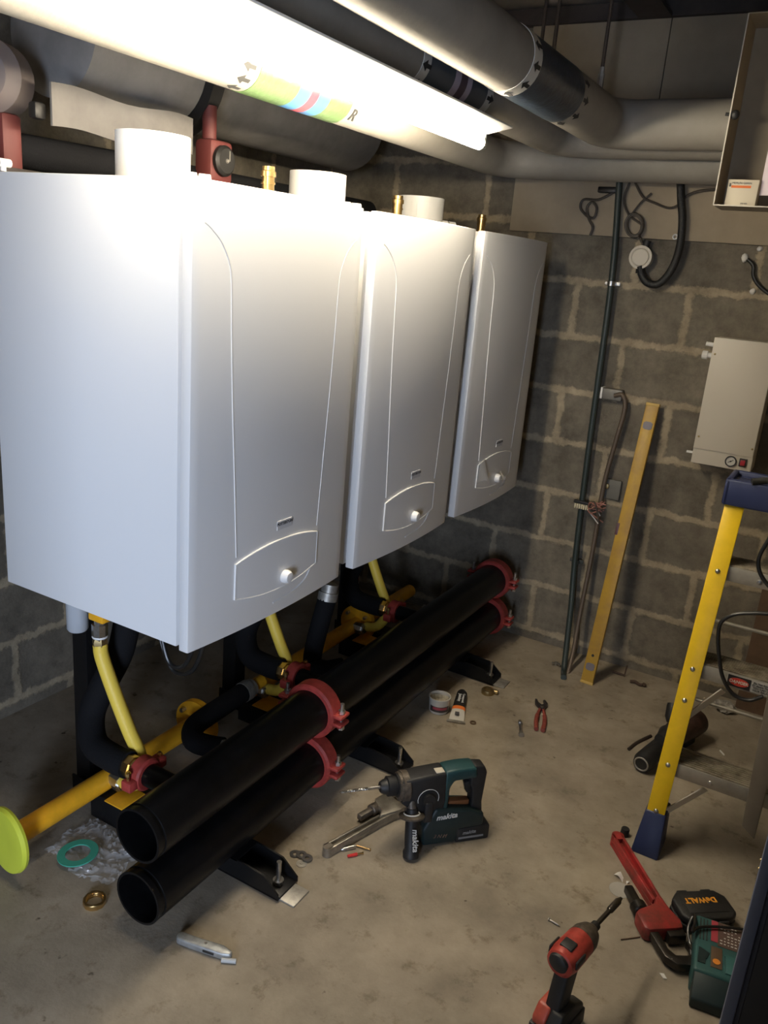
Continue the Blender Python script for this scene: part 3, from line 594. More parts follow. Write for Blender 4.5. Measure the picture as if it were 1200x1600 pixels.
single('flexible_conduit', MB().tube(spline(hp, 10), 0.0145, 16), mat('black_conduit', (0.012, 0.012, 0.012), 0.5, bump=0.6, bscale=260), 'thick black hose hanging in a J shape to the round box', 'hose', (0.38, -0.03, 1.62))
cl = []
for k in range(84):
    a = 2*PI*k/20; n_ = k//20; q = at(991+(13+1.6*math.sin(n_*2.3))*math.cos(a), 352+(17+1.5*math.cos(n_*1.9))*math.sin(a), 1, -0.026-0.005*n_); cl.append(q)
cm = MB().tube(spline([at(984, 285, 1, -0.03), at(975, 310, 1, -0.03), at(982, 335, 1, -0.03)] + cl + [at(1000, 372, 1, -0.03), at(1006, 385, 1, -0.035)], 3), 0.0045, 8)
cm.tube(spline([at(1018, 302, 1, -0.03), at(1000, 318, 1, -0.03), at(985, 338, 1, -0.03)], 8), 0.004, 8)
single('coiled_cable', cm, CABLEBRN, 'small coil of brown cable hanging above the round box', 'cable', (0.21, -0.03, 1.80))
single('loose_cable', MB().tube(spline([at(*q, 1, -0.03) for q in ((960, 300), (935, 312), (912, 312), (907, 325), (918, 338), (928, 340), (932, 325), (925, 316), (917, 325), (920, 342), (926, 355), (922, 368))], 8), 0.005, 8), CABLEBRN, 'tangled loop of grey brown cable with stripped end, left of the dark pipe', 'cable', (0.07, -0.03, 1.80))
single('sagging_cable', MB().tube(spline([at(*q, 1, -0.03) for q in ((992, 285), (1005, 308), (1025, 318), (1045, 325), (1060, 320), (1075, 305), (1095, 298), (1120, 296))], 8), 0.0045, 8), CABLEBRN, 'thin cable sagging across the beige board behind the black hose', 'cable', (0.33, -0.03, 1.93))
single('wall_cleat', MB().box(at(950, 297, 1, -0.03), (0.075, 0.03, 0.022), bevel=0.004), BLKFRAME, 'dark flat bracket on the beige board at the top of the dark pipe', 'bracket', at(945, 297, 1, -0.02))
single('wall_eyelet', MB().torus(at(1055, 370, 1, -0.02), (0, 1, 0), 0.008, 0.003), WHITEPL, 'small pale ring fixing on the beige board right of the coil', 'fixing', at(1055, 371, 1, -0.02))
pz = at(880, 1062, 2, 0.0)
cp = thing('conduit_pipe', 'dark green steel pipe running down the back wall to the floor', 'pipe', (0.18, -0.05, 0))
pp = [at(968, 282, 1, -0.045), at(955, 443, 1, -0.045), at(920, 700, 1, -0.045), at(899, 870, 1, -0.05), at(893, 940, 1, -0.085), at(888, 985, 1, -0.13), at(884, 1020, 1, -0.17), at(881, 1048, 1, -0.215), (pz.x, pz.y, 0.010)]
obj('pipe_tube', MB().tube(spline(pp, 10), 0.0125, 16), mat('dark_green_paint', (0.030, 0.042, 0.038), 0.45), cp)
for q in ((955, 443), (899, 878)):
    a = at(*q, 1, -0.045)
    obj('saddle_clip', MB().ringtube((a.x, a.y, a.z-0.009), (0, 0, 1), [(0, 0.0125), (0, 0.0155), (0.018, 0.0155), (0.018, 0.0125)], 20).box((a.x, -0.025, a.z), (0.062, 0.006, 0.016), bevel=0.002).cyl((a.x-0.024, -0.03, a.z), (a.x-0.024, -0.022, a.z), 0.006, seg=6).cyl((a.x+0.024, -0.03, a.z), (a.x+0.024, -0.022, a.z), 0.006, seg=6).box((a.x, -0.013, a.z), (0.03, 0.026, 0.012)), STEEL if q[1] < 600 else mat('dark_clip', (0.05, 0.055, 0.05), 0.5), cp)
c2 = thing('copper_pipe', 'thin dull copper pipe beside the dark green pipe', 'pipe', (0.25, -0.04, 0.02))
cpp = [at(960, 618, 1, -0.035), at(973, 618, 1, -0.04), at(976, 640, 1, -0.04), at(962, 690, 1, -0.04), at(943, 760, 1, -0.04), at(926, 860, 1, -0.05), at(905, 965, 1, -0.10), at(897, 1012, 1, -0.15), at(890, 1042, 1, -0.20), at(886, 1056, 1, -0.225)]
obj('pipe_tube', MB().tube(spline(cpp, 8), 0.0095, 14), mat('dull_copper', (0.15, 0.115, 0.085), 0.5, 0.4), c2)
a = at(957, 616, 1, -0.02)
sk = thing('metal_back_box', 'small grey metal box on the wall at the top of the copper pipe', 'box', (a.x, -0.02, a.z-0.03))
obj('box_body', MB().box((a.x, -0.018, a.z), (0.085, 0.036, 0.045), bevel=0.004), mat('worn_grey', (0.20, 0.19, 0.17), 0.5, 0.3), sk)
obj('bright_flange', MB().box((a.x-0.042, -0.02, a.z+0.002), (0.008, 0.042, 0.046)), WHITEPL, sk)
# terminal strip with a bunch of wires
tb = thing('terminal_block', 'cream terminal strip and bundle of pink wires hung across the pipes', 'terminal block', at(912, 790, 1, -0.07))
a = at(909, 790, 1, -0.062)
t1 = MB()
for k in range(7): t1.box((a.x-0.027+k*0.0095, a.y, a.z-0.004), (0.008, 0.014, 0.022), bevel=0.002).cyl((a.x-0.027+k*0.0095, a.y-0.007, a.z-0.010), (a.x-0.027+k*0.0095, a.y-0.010, a.z-0.010), 0.003, seg=8)
obj('terminal_strip', t1, mat('cream_terminal', (0.62, 0.55, 0.38), 0.5), tb)
obj('strip_cover', MB().box((a.x-0.002, a.y-0.001, a.z+0.015), (0.068, 0.018, 0.012), bevel=0.003), INK, tb)
random.seed(3)
for nm, m, n in (('pink_wire', mat('pink_wire', (0.36, 0.16, 0.12), 0.5), 9), ('brown_wire', CABLEBRN, 4), ('white_wire', WHITEPL, 2)):
    wb = MB()
    for k in range(n):
        s0 = Vector((a.x+0.03, a.y-0.002+random.uniform(-0.01, 0.01), a.z+random.uniform(-0.015, 0.01)))
        e = s0+Vector((random.uniform(0.035, 0.075), random.uniform(-0.02, 0.015), random.uniform(-0.05, 0.04)))
        wb.tube(spline([s0, s0+Vector((random.uniform(0.01, 0.03), random.uniform(-0.02, 0), random.uniform(-0.02, 0.04))), e], 6), 0.0028, 6)
    obj(nm, wb, m, tb)
a = at(955, 765, 1, -0.02)
ms = thing('mounting_plate', 'small grey switch plate screwed to the wall behind the pink wires', 'plate', (a.x, -0.01, a.z-0.05))
obj('plate', MB().box((a.x, -0.010, a.z), (0.075, 0.018, 0.085), bevel=0.004), mat('plate_grey', (0.15, 0.145, 0.125), 0.6), ms)
obj('knob', MB().lathe((a.x-0.022, -0.019, a.z+0.012), (0, -1, 0), [(0, 0.012), (0.008, 0.012), (0.01, 0.008), (0.01, 0)], 16), OLDBRASS, ms)
# spirit level leaning on the wall
lv0 = F(917, 1067); lv1 = at(1021, 631, 1, -0.035)
lv = thing('spirit_level', 'long yellow spirit level leaning against the block wall', 'spirit level', lv0)
LV = frame(lv0, lv1-lv0, Vector((1, 0, 0))); LL = (lv1-lv0).length
YLEV = mat('worn_yellow_level', (0.56, 0.34, 0.035), 0.45, col2=(0.42, 0.25, 0.05), scale=9)
obj('beam', MB().box((LL/2, 0, 0), (LL, 0.052, 0.022), LV, bevel=0.003), YLEV, lv)
obj('end_cap', MB().box((LL-0.004, 0, 0), (0.012, 0.054, 0.024), LV, bevel=0.002).box((0.004, 0, 0), (0.012, 0.054, 0.024), LV, bevel=0.002), mat('level_end', (0.60, 0.40, 0.10), 0.5), lv)
for s_ in (0.075, LL-0.09, ):
    for zz in (-0.0125, 0.0125):
        obj('vial_window', MB().prism([(s_+0.010, -0.018), (s_+0.016, -0.010), (s_+0.016, 0.010), (s_+0.010, 0.018), (s_-0.010, 0.018), (s_-0.016, 0.010), (s_-0.016, -0.010), (s_-0.010, -0.018)], zz-0.001, zz+0.001, LV), mat('vial_grey', (0.20, 0.18, 0.20), 0.3), lv)
obj('top_vial', MB().box((LL*0.56, -0.0235, 0), (0.05, 0.012, 0.024), LV, bevel=0.001), mat('vial_plum', (0.12, 0.06, 0.07), 0.3), lv)
obj('hang_hole', MB().cyl(LV @ Vector((0.125, 0.0, -0.0116)), LV @ Vector((0.125, 0.0, 0.0116)), 0.006, seg=14), INK, lv)
# right hand cable and filler dabs
single('wall_cable', MB().tube(spline([at(*q, 1, -0.015) for q in ((1168, 405), (1177, 415), (1177, 430), (1184, 444), (1200, 458), (1225, 472))], 8), 0.007, 10), CABLEBLK, 'short black cable hanging from a white filler dab at the right edge', 'cable', at(1180, 440, 1, -0.01))
DAB = mat('white_filler', (0.72, 0.70, 0.66), 0.8)
for q, r, lb in (((1164, 403), (0.012, 0.012, 0.017), 'white filler dab at the top end of the right hand wall cable'), ((1187, 389), (0.011, 0.008, 0.010), 'white filler dab touching the bottom of the beige board at right'), ((1176, 455), (0.010, 0.008, 0.011), 'white filler dab below the right hand wall cable')):
    single('filler_dab', MB().blob(at(*q, 1, -0.004), r, jit=0.15), DAB, lb, 'filler', at(*q, 1, -0.004), 'white filler dabs on the block wall')
single('brown_board', MB().box((1.065, -0.06, 0.36), (0.26, 0.012, 0.72), TR(1.02, 0, 0) @ RZ(0) @ TR(-1.02, 0, 0)), mat('brown_cardboard', (0.11, 0.066, 0.038), 0.85, var=0.2), 'brown cardboard sheet standing against the wall behind the ladder', 'cardboard', (1.02, -0.06, 0))
# ================================================================== STEP LADDER
ld = thing('step_ladder', 'yellow step ladder with blue feet and blue top', 'ladder', (0.96, -0.85, 0))
YLAD = mat('yellow_fibreglass', (0.88, 0.58, 0.012), 0.38, var=0.05, scale=20)
BLUP = mat('blue_ladder_plastic', (0.018, 0.027, 0.085), 0.45, bump=0.1, bscale=60)
ALU = mat('aluminium', (0.40, 0.375, 0.32), 0.5, 0.6, var=0.15, scale=14)
ALUD = mat('dirty_tread', (0.33, 0.29, 0.22), 0.7, 0.3, col2=(0.12, 0.095, 0.065), scale=18)
def ry(z): return -1.193 + 0.207*z     # front face of the front rails
def rxl(z): return 0.832+0.020*z      # middle of the left rail
def rxr(z): return 1.175-0.020*z
def rail_pts(f, z): return Vector((f(z), ry(z), z))
for f, s, nm in ((rxl, 1, 'front_rail'), (rxr, -1, 'front_rail')):
    p0 = rail_pts(f, 0.10); p1 = rail_pts(f, 1.06); RM = frame(p0, p1-p0, Vector((1, 0, 0))); L_ = (p1-p0).length
    # RM: x up the rail, y to the right, z towards the room (front)
    fwd = RM.to_3x3() @ Vector((0, 0, 1)); sg = 1 if fwd.y < 0 else -1
    rb = MB().box((L_/2, 0, 0), (L_, 0.052, 0.005), RM, bevel=0.0015).box((L_/2, -0.024*s, -sg*0.035), (L_, 0.005, 0.07), RM).box((L_/2, -0.006*s, -sg*0.07), (L_, 0.035, 0.005), RM)
    rl = obj(nm, rb, YLAD, ld)
    for z in (0.285, 0.58, 0.872, 0.14, 0.485):
        if z == 0.485 and s < 0: continue
        q = rail_pts(f, z-(0.012)); obj('rivet', MB().lathe(q+Vector((0, -0.003, 0)), (0, -1, 0.2), [(0, 0.0075), (0.002, 0.0065), (0.004, 0.003), (0.0045, 0)], 16), STEEL, rl)
    ft = rail_pts(f, 0.12); fb = rail_pts(f, 0.0)
    fm = MB(); t = bmesh.new()
    vs = [t.verts.new(v) for v in ((ft.x-0.030, ft.y-0.004, 0.125), (ft.x+0.030, ft.y-0.004, 0.125), (ft.x+0.030, ft.y+0.075, 0.125), (ft.x-0.030, ft.y+0.075, 0.125), (fb.x-0.040, fb.y-0.03, 0.0), (fb.x+0.040, fb.y-0.03, 0.0), (fb.x+0.040, fb.y+0.09, 0.0), (fb.x-0.040, fb.y+0.09, 0.0))]
    for q in ((0, 1, 2, 3), (4, 5, 6, 7), (0, 1, 5, 4), (1, 2, 6, 5), (2, 3, 7, 6), (3, 0, 4, 7)): t.faces.new([vs[i] for i in q])
    bmesh.ops.recalc_face_normals(t, faces=t.faces); fm._add(t, None, 0.005)
    obj('foot', fm, BLUP, ld)
for z in (0.283, 0.587, 0.880):
    x0, x1 = rxl(z)-0.018, rxr(z)+0.018; y_ = ry(z)
    st = obj('step', MB().box(((x0+x1)/2, y_+0.006, z-0.023), (x1-x0, 0.004, 0.044), bevel=0.001).box(((x0+x1)/2, y_+0.105, z-0.022), (x1-x0, 0.004, 0.04)).box(((x0+x1)/2, y_+0.055, z-0.004), (x1-x0, 0.10, 0.003)), ALU, ld)
    tr = MB()
    for k in range(9): tr.box(((x0+x1)/2, y_+0.012+k*0.011, z), (x1-x0-0.01, 0.007, 0.006), bevel=0.001)
    obj('tread', tr, ALUD, st)
    obj('rivet', MB().lathe(((0.62*x0+0.38*x1)+0.0, y_+0.004, z-0.027), (0, -1, 0), [(0, 0.008), (0.002, 0.007), (0.0045, 0)], 14), STEEL, st)
q = Vector((0.968, ry(0.587)+0.003, 0.565))
dg = obj('warning_label', MB().box(q+Vector((0.035, 0, 0)), (0.13, 0.0012, 0.036)), mat('label_white', (0.50, 0.48, 0.44), 0.5), ld)
obj('black_panel', MB().box(q+Vector((0.003, -0.0012, 0)), (0.062, 0.0012, 0.034)), INK, dg)
obj('red_oval', MB().prism([(0.027*math.cos(2*PI*k/24), 0.012*math.sin(2*PI*k/24)) for k in range(24)], 0, 0.001, frame(q+Vector((0.003, -0.0018, 0)), (1, 0, 0), (0, 0, 1))), mat('danger_red', (0.62, 0.05, 0.03), 0.5), dg)
obj('lettering', MB().text('DANGER', 0.0125, frame(q+Vector((0.003, -0.003, 0)), (1, 0, 0), (0, 0, 1)), 0.0004, 0.0003), mat('label_ivory', (0.75, 0.70, 0.6), 0.5), dg)
obj('small_print', MB().text('Do Not Stand On\nOr Above This Step\nYOU CAN LOSE\nYOUR BALANCE', 0.0075, frame(q+Vector((0.068, -0.0015, 0)), (1, 0, 0), (0, 0, 1)), 0.0003, 0.0001), INK, dg)
# top cap, rear legs, braces
cz = 1.052; yc0 = ry(cz)-0.012
tc_ = obj('top_cap', MB().box((1.005, yc0+0.005, cz+0.037), (0.375, 0.02, 0.076), bevel=0.006).box((1.005, yc0+0.15, cz+0.037), (0.375, 0.02, 0.076), bevel=0.006).box((0.826, yc0+0.075, cz+0.037), (0.018, 0.16, 0.076), bevel=0.006).box((1.184, yc0+0.075, cz+0.037), (0.018, 0.16, 0.076), bevel=0.006).box((1.005, yc0+0.075, cz+0.056), (0.36, 0.15, 0.012)), BLUP, ld)
obj('tool_slot', MB().box((0.90, yc0+0.06, cz+0.0625), (0.10, 0.022, 0.002)).box((0.90, yc0+0.10, cz+0.0625), (0.10, 0.012, 0.002)), mat('blue_slot_dark', (0.008, 0.012, 0.035), 0.6), tc_)
for x_, s in ((0.84, 1), (1.17, -1)):
    a0 = Vector((x_+0.008*s, ry(1.05)+0.10, 1.05)); a1 = Vector((x_-0.055*s, -0.42, 0.0))
    rr = obj('rear_leg', MB().box((0, 0, 0), (0.006, 0.004, 0.004), TR(*a0)).tube([a0, a1], 0.016, 4), YLAD, ld)
    obj('rear_foot', MB().box((a1.x, a1.y+0.005, 0.012), (0.036, 0.036, 0.024), bevel=0.004), BLKRUB, ld)
def rearp(z, x): return Vector((x, ry(1.05)+0.10 + (1.05-z)/1.05*(-0.42-ry(1.05)-0.10), z))
for z in (0.58, 0.20):
    obj('rear_bar', MB().tube([rearp(z, 0.82), rearp(z, 1.19)], 0.007, 10), ALU, ld)
for z0_, za, xa in ((0.085, 0.225, 0.95), (0.385, 0.52, 0.935), ):
    q0 = Vector((rxl(z0_)-0.005, ry(z0_)+0.03, z0_)); q1 = Vector((xa, ry(za)+0.03, za))
    obj('step_brace', MB().box((0, 0, 0), (0.001, 0.001, 0.001), TR(*q0)).box(((q1-q0).length/2, 0, 0), ((q1-q0).length, 0.022, 0.004), frame(q0, q1-q0, Vector((0, -0.35, 1)))), mat('lit_aluminium', (0.72, 0.68, 0.60), 0.4, 0.5), ld)  # paler than the step aluminium: light on the brace put into its colour
# grey side plank bolted to the right rail
sp = MB(); zt_ = 1.04
t = bmesh.new()
pts_ = [(1.066, ry(0.19)-0.03, 0.19), (1.105, ry(0.17)-0.03, 0.165), (1.105, ry(zt_)-0.03, zt_), (1.030, ry(zt_)-0.03, zt_)]
sp.prism([(0, 0), (1, 0), (1, 1), (0, 1)], 0, 1); sp.bm.clear()
va = [t.verts.new(v) for v in pts_]; vb = [t.verts.new((v[0], v[1]+0.02, v[2])) for v in pts_]
t.faces.new(va); t.faces.new(vb)
for i in range(4): t.faces.new((va[i], va[(i+1) % 4], vb[(i+1) % 4], vb[i]))
bmesh.ops.recalc_face_normals(t, faces=t.faces); sp._add(t, None, 0.003)
obj('grey_side_rail', sp, mat('grey_side_paint', (0.13, 0.11, 0.085), 0.6, var=0.08), ld)
lc = [at(*q, 1, -1.10) for q in ((1215, 800), (1203, 838), (1187, 868), (1186, 890), (1198, 912), (1225, 940), (1215, 958), (1180, 958), (1148, 960), (1127, 972), (1122, 995), (1124, 1030), (1130, 1060), (1146, 1085), (1170, 1094), (1192, 1088))]
single('power_cable', MB().tube(spline(lc, 10), 0.0058, 10), CABLEBLK, 'black power cable draped in loops over the ladder steps', 'cable', lc[-1])
a = Vector((0.935, yc0+0.02, cz+0.086))
wt = thing('wire_strippers', 'dark hand tool lying on the blue top of the ladder', 'tool', (0.94, yc0+0.03, cz+0.078))
obj('grip', MB().tube(spline([(0.885, yc0-0.005, cz+0.079), (0.93, yc0+0.012, cz+0.088), (1.0, yc0+0.03, cz+0.09)]), [0.010]*17, 12), mat('dark_grip', (0.025, 0.025, 0.022), 0.5), wt)
obj('jaw', MB().tube([(1.0, yc0+0.03, cz+0.09), (1.06, yc0+0.06, cz+0.09)], [0.010, 0.004], 8), STEEL, wt)

# ================================================================== FLOOR TOOLS
random.seed(11)
TEAL = mat('teal_plastic', (0.011, 0.048, 0.052), 0.45, var=0.15, scale=25)
TEALD = mat('dark_teal_plastic', (0.007, 0.020, 0.022), 0.5)
TBLK = mat('tool_black_plastic', (0.013, 0.013, 0.014), 0.55, var=0.2, scale=40)
TGREY = mat('worn_tool_metal', (0.12, 0.10, 0.08), 0.5, 0.5, var=0.35, scale=60)
PRINT = mat('white_print', (0.62, 0.62, 0.60), 0.5)

# --- hammer drill, stood on battery and side grip; local: x along the tool (chuck at -x), y away, z up
p_ = F(655, 1312)
hd = thing('hammer_drill', 'teal and black cordless hammer drill with long bit standing on the floor', 'drill', p_, math.radians(47.6))
SF = frame((0, 0, 0), (1, 0, 0), (0, 0, 1))       # prism XY -> tool XZ ; extruded along -Y
hd.scale = (0.95, 0.95, 0.95)
o = lambda nm, mb, m, p=hd: obj(nm, mb, m, p, world=False)
o('gear_housing', MB().prism([(-0.085, 0.165), (-0.088, 0.245), (-0.02, 0.252), (0.055, 0.258), (0.062, 0.16), (0.055, 0.105), (0.01, 0.10), (-0.03, 0.12)], -0.034, 0.034, SF, bevel=0.010, seg=3), TBLK)
bd_ = o('motor_housing', MB().prism([(0.05, 0.258), (0.10, 0.263), (0.155, 0.262), (0.16, 0.225), (0.085, 0.222), (0.072, 0.20), (0.072, 0.125), (0.05, 0.105)], -0.032, 0.032, SF, bevel=0.009, seg=3), TEAL)
o('rear_handle', MB().prism([(0.15, 0.263), (0.185, 0.258), (0.196, 0.235), (0.190, 0.13), (0.196, 0.085), (0.15, 0.08), (0.155, 0.13), (0.150, 0.18), (0.142, 0.195), (0.142, 0.225), (0.15, 0.235)], -0.022, 0.022, SF, bevel=0.009, seg=3), TBLK)
o('trigger', MB().prism([(0.128, 0.198), (0.148, 0.206), (0.150, 0.165), (0.138, 0.160)], -0.012, 0.012, SF, bevel=0.003), TBLK)
o('lower_bridge', MB().prism([(0.075, 0.138), (0.15, 0.135), (0.15, 0.118), (0.075, 0.116)], -0.012, 0.012, SF, bevel=0.003), mat('brown_bridge', (0.22, 0.085, 0.03), 0.5))
bs = o('battery_base', MB().prism([(-0.006, 0.006), (-0.010, 0.065), (0.008, 0.10), (0.028, 0.138), (0.075, 0.13), (0.15, 0.118), (0.195, 0.098), (0.198, 0.052), (0.112, 0.048), (0.110, 0.004)], -0.040, 0.040, SF, bevel=0.010, seg=3), TEALD)
o('battery', MB().prism([(0.108, 0.0), (0.107, 0.050), (0.215, 0.056), (0.220, 0.048), (0.220, 0.004), (0.213, 0.0)], -0.038, 0.038, SF, bevel=0.006), TBLK)
o('selector_dial', MB().cyl((0.0, -0.034, 0.175), (0.0, -0.046, 0.175), 0.020, seg=24).box((0.0, -0.044, 0.135), (0.026, 0.012, 0.07), bevel=0.004), TBLK)
o('dial_marks', MB().tube([(0.034*math.cos(a/10*PI), -0.0350, 0.175+0.034*math.sin(a/10*PI)) for a in range(-1, 12)], 0.0011, 6), PRINT)
o('chuck', MB().lathe((-0.085, 0, 0.213), (-1, 0, 0), [(0, 0.034), (0.012, 0.036), (0.012, 0.028), (0.02, 0.030), (0.04, 0.030), (0.042, 0.024), (0.052, 0.022), (0.062, 0.016), (0.062, 0)], 28), TBLK)
o('collar', MB().lathe((-0.06, 0, 0.208), (-1, 0, 0), [(0, 0.042), (0.008, 0.044), (0.03, 0.043), (0.034, 0.036)], 28), TGREY)
o('drill_bit', MB().cyl((-0.145, 0, 0.213), (-0.185, 0, 0.213), 0.005, seg=12).tube([(-0.18-0.0012*k, 0.0022*math.cos(k*0.55), 0.213+0.0022*math.sin(k*0.55)) for k in range(75)], 0.0026, 6).tube([(-0.18-0.0012*k, -0.0022*math.cos(k*0.55), 0.213-0.0022*math.sin(k*0.55)) for k in range(75)], 0.0026, 6), STEEL)
gr = Vector((-0.052, -0.045, 0.0))
sh = o('side_handle', MB().lathe((-0.055, -0.075, 0.004), (0.04, 0.3, 1), [(0, 0.0), (0.002, 0.024), (0.020, 0.025), (0.028, 0.020), (0.06, 0.0205), (0.115, 0.019), (0.122, 0.020), (0.150, 0.016), (0.155, 0)], 24), TBLK)
o('guard_disc', MB().lathe((-0.0505, -0.040, 0.125), (0.04, 0.3, 1), [(-0.004, 0.022), (-0.003, 0.038), (0.003, 0.040), (0.008, 0.026), (0.010, 0.018)], 32), TGREY, sh)
o('clamp_band', MB().ringtube((-0.062, 0, 0.208), (-1, 0, 0), [(0, 0.043), (0, 0.047), (0.02, 0.047), (0.02, 0.043)], 28).cyl((-0.049, -0.033, 0.14), (-0.05, -0.02, 0.17), 0.015, seg=16), TGREY, sh)
o('guard_ring', MB().torus((-0.0503, -0.0375, 0.1335), (0.04, 0.3, 1), 0.024, 0.0022), PRINT, sh)
SFt = lambda x, y, z: frame((x, y, z), (1, 0, 0), (0, 0, 1))
o('lettering', MB().text('makita', 0.026, SFt(0.066, -0.0405, 0.106) @ RZ(0.04), 0.0006, 0.0006, 0.25), PRINT, bs)
o('lettering', MB().text('makita', 0.017, SFt(0.150, -0.0385, 0.034) @ RZ(0.04), 0.0006, 0.0004, 0.25).box((0.158, -0.0383, 0.016), (0.085, 0.001, 0.007)), mat('grey_tool_print', (0.22, 0.22, 0.22), 0.5), bs)
o('lettering', MB().text('makita', 0.026, frame((-0.0495, -0.0825, 0.070), (0, -0.29, -0.95), (1, 0, 0)), 0.0006, 0.0005, 0.2), PRINT, sh)
o('scratched_initials', MB().text('3 N M', 0.017, SFt(0.05, -0.0405, 0.036) @ RZ(-0.1), 0.0005, 0.0, 0.3), mat('faded_paint_mark', (0.16, 0.10, 0.07), 0.7), bs)
o('rating_plate', MB().box((0.036, -0.012, 0.2565), (0.028, 0.026, 0.0025), bevel=0.001), mat('cream_plate', (0.60, 0.55, 0.45), 0.5), bd_)

# --- pipe wrenches
def pipe_wrench(name, label, a, b, L, side, mh, mj, hw=1.0):
    d = b-a; t = thing(name, label, 'wrench', (a.x, a.y, 0), math.atan2(d.y, d.x), 'pipe wrenches on the floor')
    o = lambda nm, mb, m, p=t: obj(nm, mb, m, p, world=False)
    s = L/0.36; S = Matrix.Diagonal((s, s*side, s, 1)); Mh = S
    def fin(mb): bmesh.ops.recalc_face_normals(mb.bm, faces=mb.bm.faces); return mb
    hdl = [(0.0, -0.008), (0.006, -0.014), (0.20, -0.017*hw), (0.27, -0.024*hw), (0.285, -0.024), (0.285, 0.012), (0.25, 0.014), (0.20, 0.006), (0.10, 0.011), (0.006, 0.014), (0.0, 0.008)]
    h = o('handle', fin(MB().prism(hdl, 0.010, 0.017, Mh, bevel=0.002).prism([(x, max(min(y_, 0.006), -0.012) if False else y_*0.98) for x, y_ in hdl], 0.0, 0.0035, Mh).prism([(0.003, 0.006), (0.003, 0.013), (0.10, 0.0105), (0.21, 0.0055), (0.21, -0.001), (0.10, 0.004)], 0.0, 0.028, Mh, bevel=0.002).prism([(0.003, -0.013), (0.003, -0.006), (0.20, -0.009), (0.27, -0.015), (0.27, -0.023), (0.20, -0.0165)], 0.0, 0.028, Mh, bevel=0.002).lathe((0.010, 0, 0.0), (0, 0, 1), [(0, 0.014), (0.028, 0.014)], 20, Mh)), mh)
    o('head_frame', fin(MB().prism([(0.20, -0.006), (0.225, 0.012), (0.238, 0.050), (0.246, 0.060), (0.288, 0.060), (0.294, 0.050), (0.292, -0.022), (0.27, -0.026)], 0.001, 0.034, Mh, bevel=0.006)), mh)
    o('heel_jaw', fin(MB().box((0.298, -0.004, 0.017), (0.018, 0.036, 0.022), Mh, bevel=0.002)), mj)
    o('adjusting_nut', fin(MB().lathe((0.212, 0.040, 0.018), (1, 0, 0), [(0, 0.014), (0.003, 0.017), (0.021, 0.017), (0.024, 0.014)], 20, Mh)), mj)
    hk = [(0.165, 0.031), (0.30, 0.031), (0.335, 0.030), (0.350, 0.022), (0.352, 0.0), (0.348, -0.016), (0.318, -0.014), (0.316, -0.024), (0.352, -0.032), (0.368, -0.022), (0.376, 0.0), (0.372, 0.030), (0.352, 0.046), (0.30, 0.049), (0.165, 0.049)]
    o('hook_jaw', fin(MB().prism(hk, 0.009, 0.027, Mh, bevel=0.003)), mj)
    return t
pipe_wrench('pipe_wrench', 'grey aluminium pipe wrench lying beside the hammer drill', F(507, 1338), F(624, 1268), 0.385, 1, mat('dull_aluminium', (0.34, 0.31, 0.26), 0.42, 0.8, var=0.2, scale=30), TGREY)
REDW = mat('red_wrench_paint', (0.40, 0.030, 0.030), 0.42, col2=(0.16, 0.03, 0.022), scale=16, bump=0.15, bscale=60)
pipe_wrench('pipe_wrench', 'red pipe wrench lying on the floor near the ladder foot', F(960, 1316), F(1052, 1478), 0.47, -1, REDW, mat('black_jaw_steel', (0.05, 0.045, 0.04), 0.35, 0.8))

# --- red impact driver in the foreground; local x = forward (bit), z up
a = at(885, 1496, 2, 0.21); b = at(926, 1450, 2, 0.215); dv = b-a
hdg = math.atan2(dv.y, dv.x)
base = Vector((a.x, a.y, 0)) + Vector((math.cos(hdg), math.sin(hdg), 0))*0.03
rd = thing('impact_driver', 'red and black cordless driver with long bit standing in the foreground', 'drill', base, hdg)
o = lambda nm, mb, m, p=rd: obj(nm, mb, m, p, world=False)
REDP = mat('red_tool_plastic', (0.36, 0.045, 0.032), 0.42, var=0.25, scale=40)
REDO = mat('orange_red_plastic', (0.42, 0.075, 0.045), 0.42, var=0.2, scale=40)
o('motor_body', MB().lathe((-0.068, 0, 0.213), (1, 0, 0), [(0, 0.0), (0.0, 0.022), (0.008, 0.031), (0.03, 0.035), (0.07, 0.034), (0.10, 0.033)], 30), REDP)
o('rear_cap', MB().lathe((-0.073, 0, 0.218), (1, 0, 0.1), [(0, 0), (0, 0.016), (0.004, 0.022), (0.010, 0.024)], 24), TBLK)
o('side_vents', MB().box((-0.03, -0.033, 0.222), (0.04, 0.006, 0.02), bevel=0.003).box((-0.03, 0.033, 0.222), (0.04, 0.006, 0.02), bevel=0.003).box((-0.03, 0, 0.245), (0.03, 0.03, 0.008), bevel=0.003), TBLK)
o('nose', MB().lathe((0.030, 0, 0.213), (1, 0, 0), [(0, 0.0335), (0.02, 0.032), (0.04, 0.025), (0.05, 0.017), (0.055, 0.014), (0.055, 0)], 28), TGREY)
o('collet', MB().lathe((0.082, 0, 0.213), (1, 0, 0), [(0, 0.012), (0.02, 0.011), (0.022, 0)], 20), TBLK)
o('drill_bit', MB().cyl((0.10, 0, 0.213), (0.165, 0, 0.213), 0.0062, seg=6).lathe((0.165, 0, 0.213), (1, 0, 0), [(0, 0.0062), (0.004, 0.0085), (0.045, 0.0085), (0.05, 0.006), (0.06, 0.004), (0.062, 0)], 10), mat('dark_bit_steel', (0.07, 0.06, 0.05), 0.4, 0.8))
o('grip', MB().prism([(-0.040, 0.195), (0.012, 0.195), (0.006, 0.15), (-0.006, 0.095), (-0.006, 0.070), (-0.062, 0.070), (-0.056, 0.11), (-0.046, 0.16)], -0.018, 0.018, SF, bevel=0.008, seg=3), TBLK)
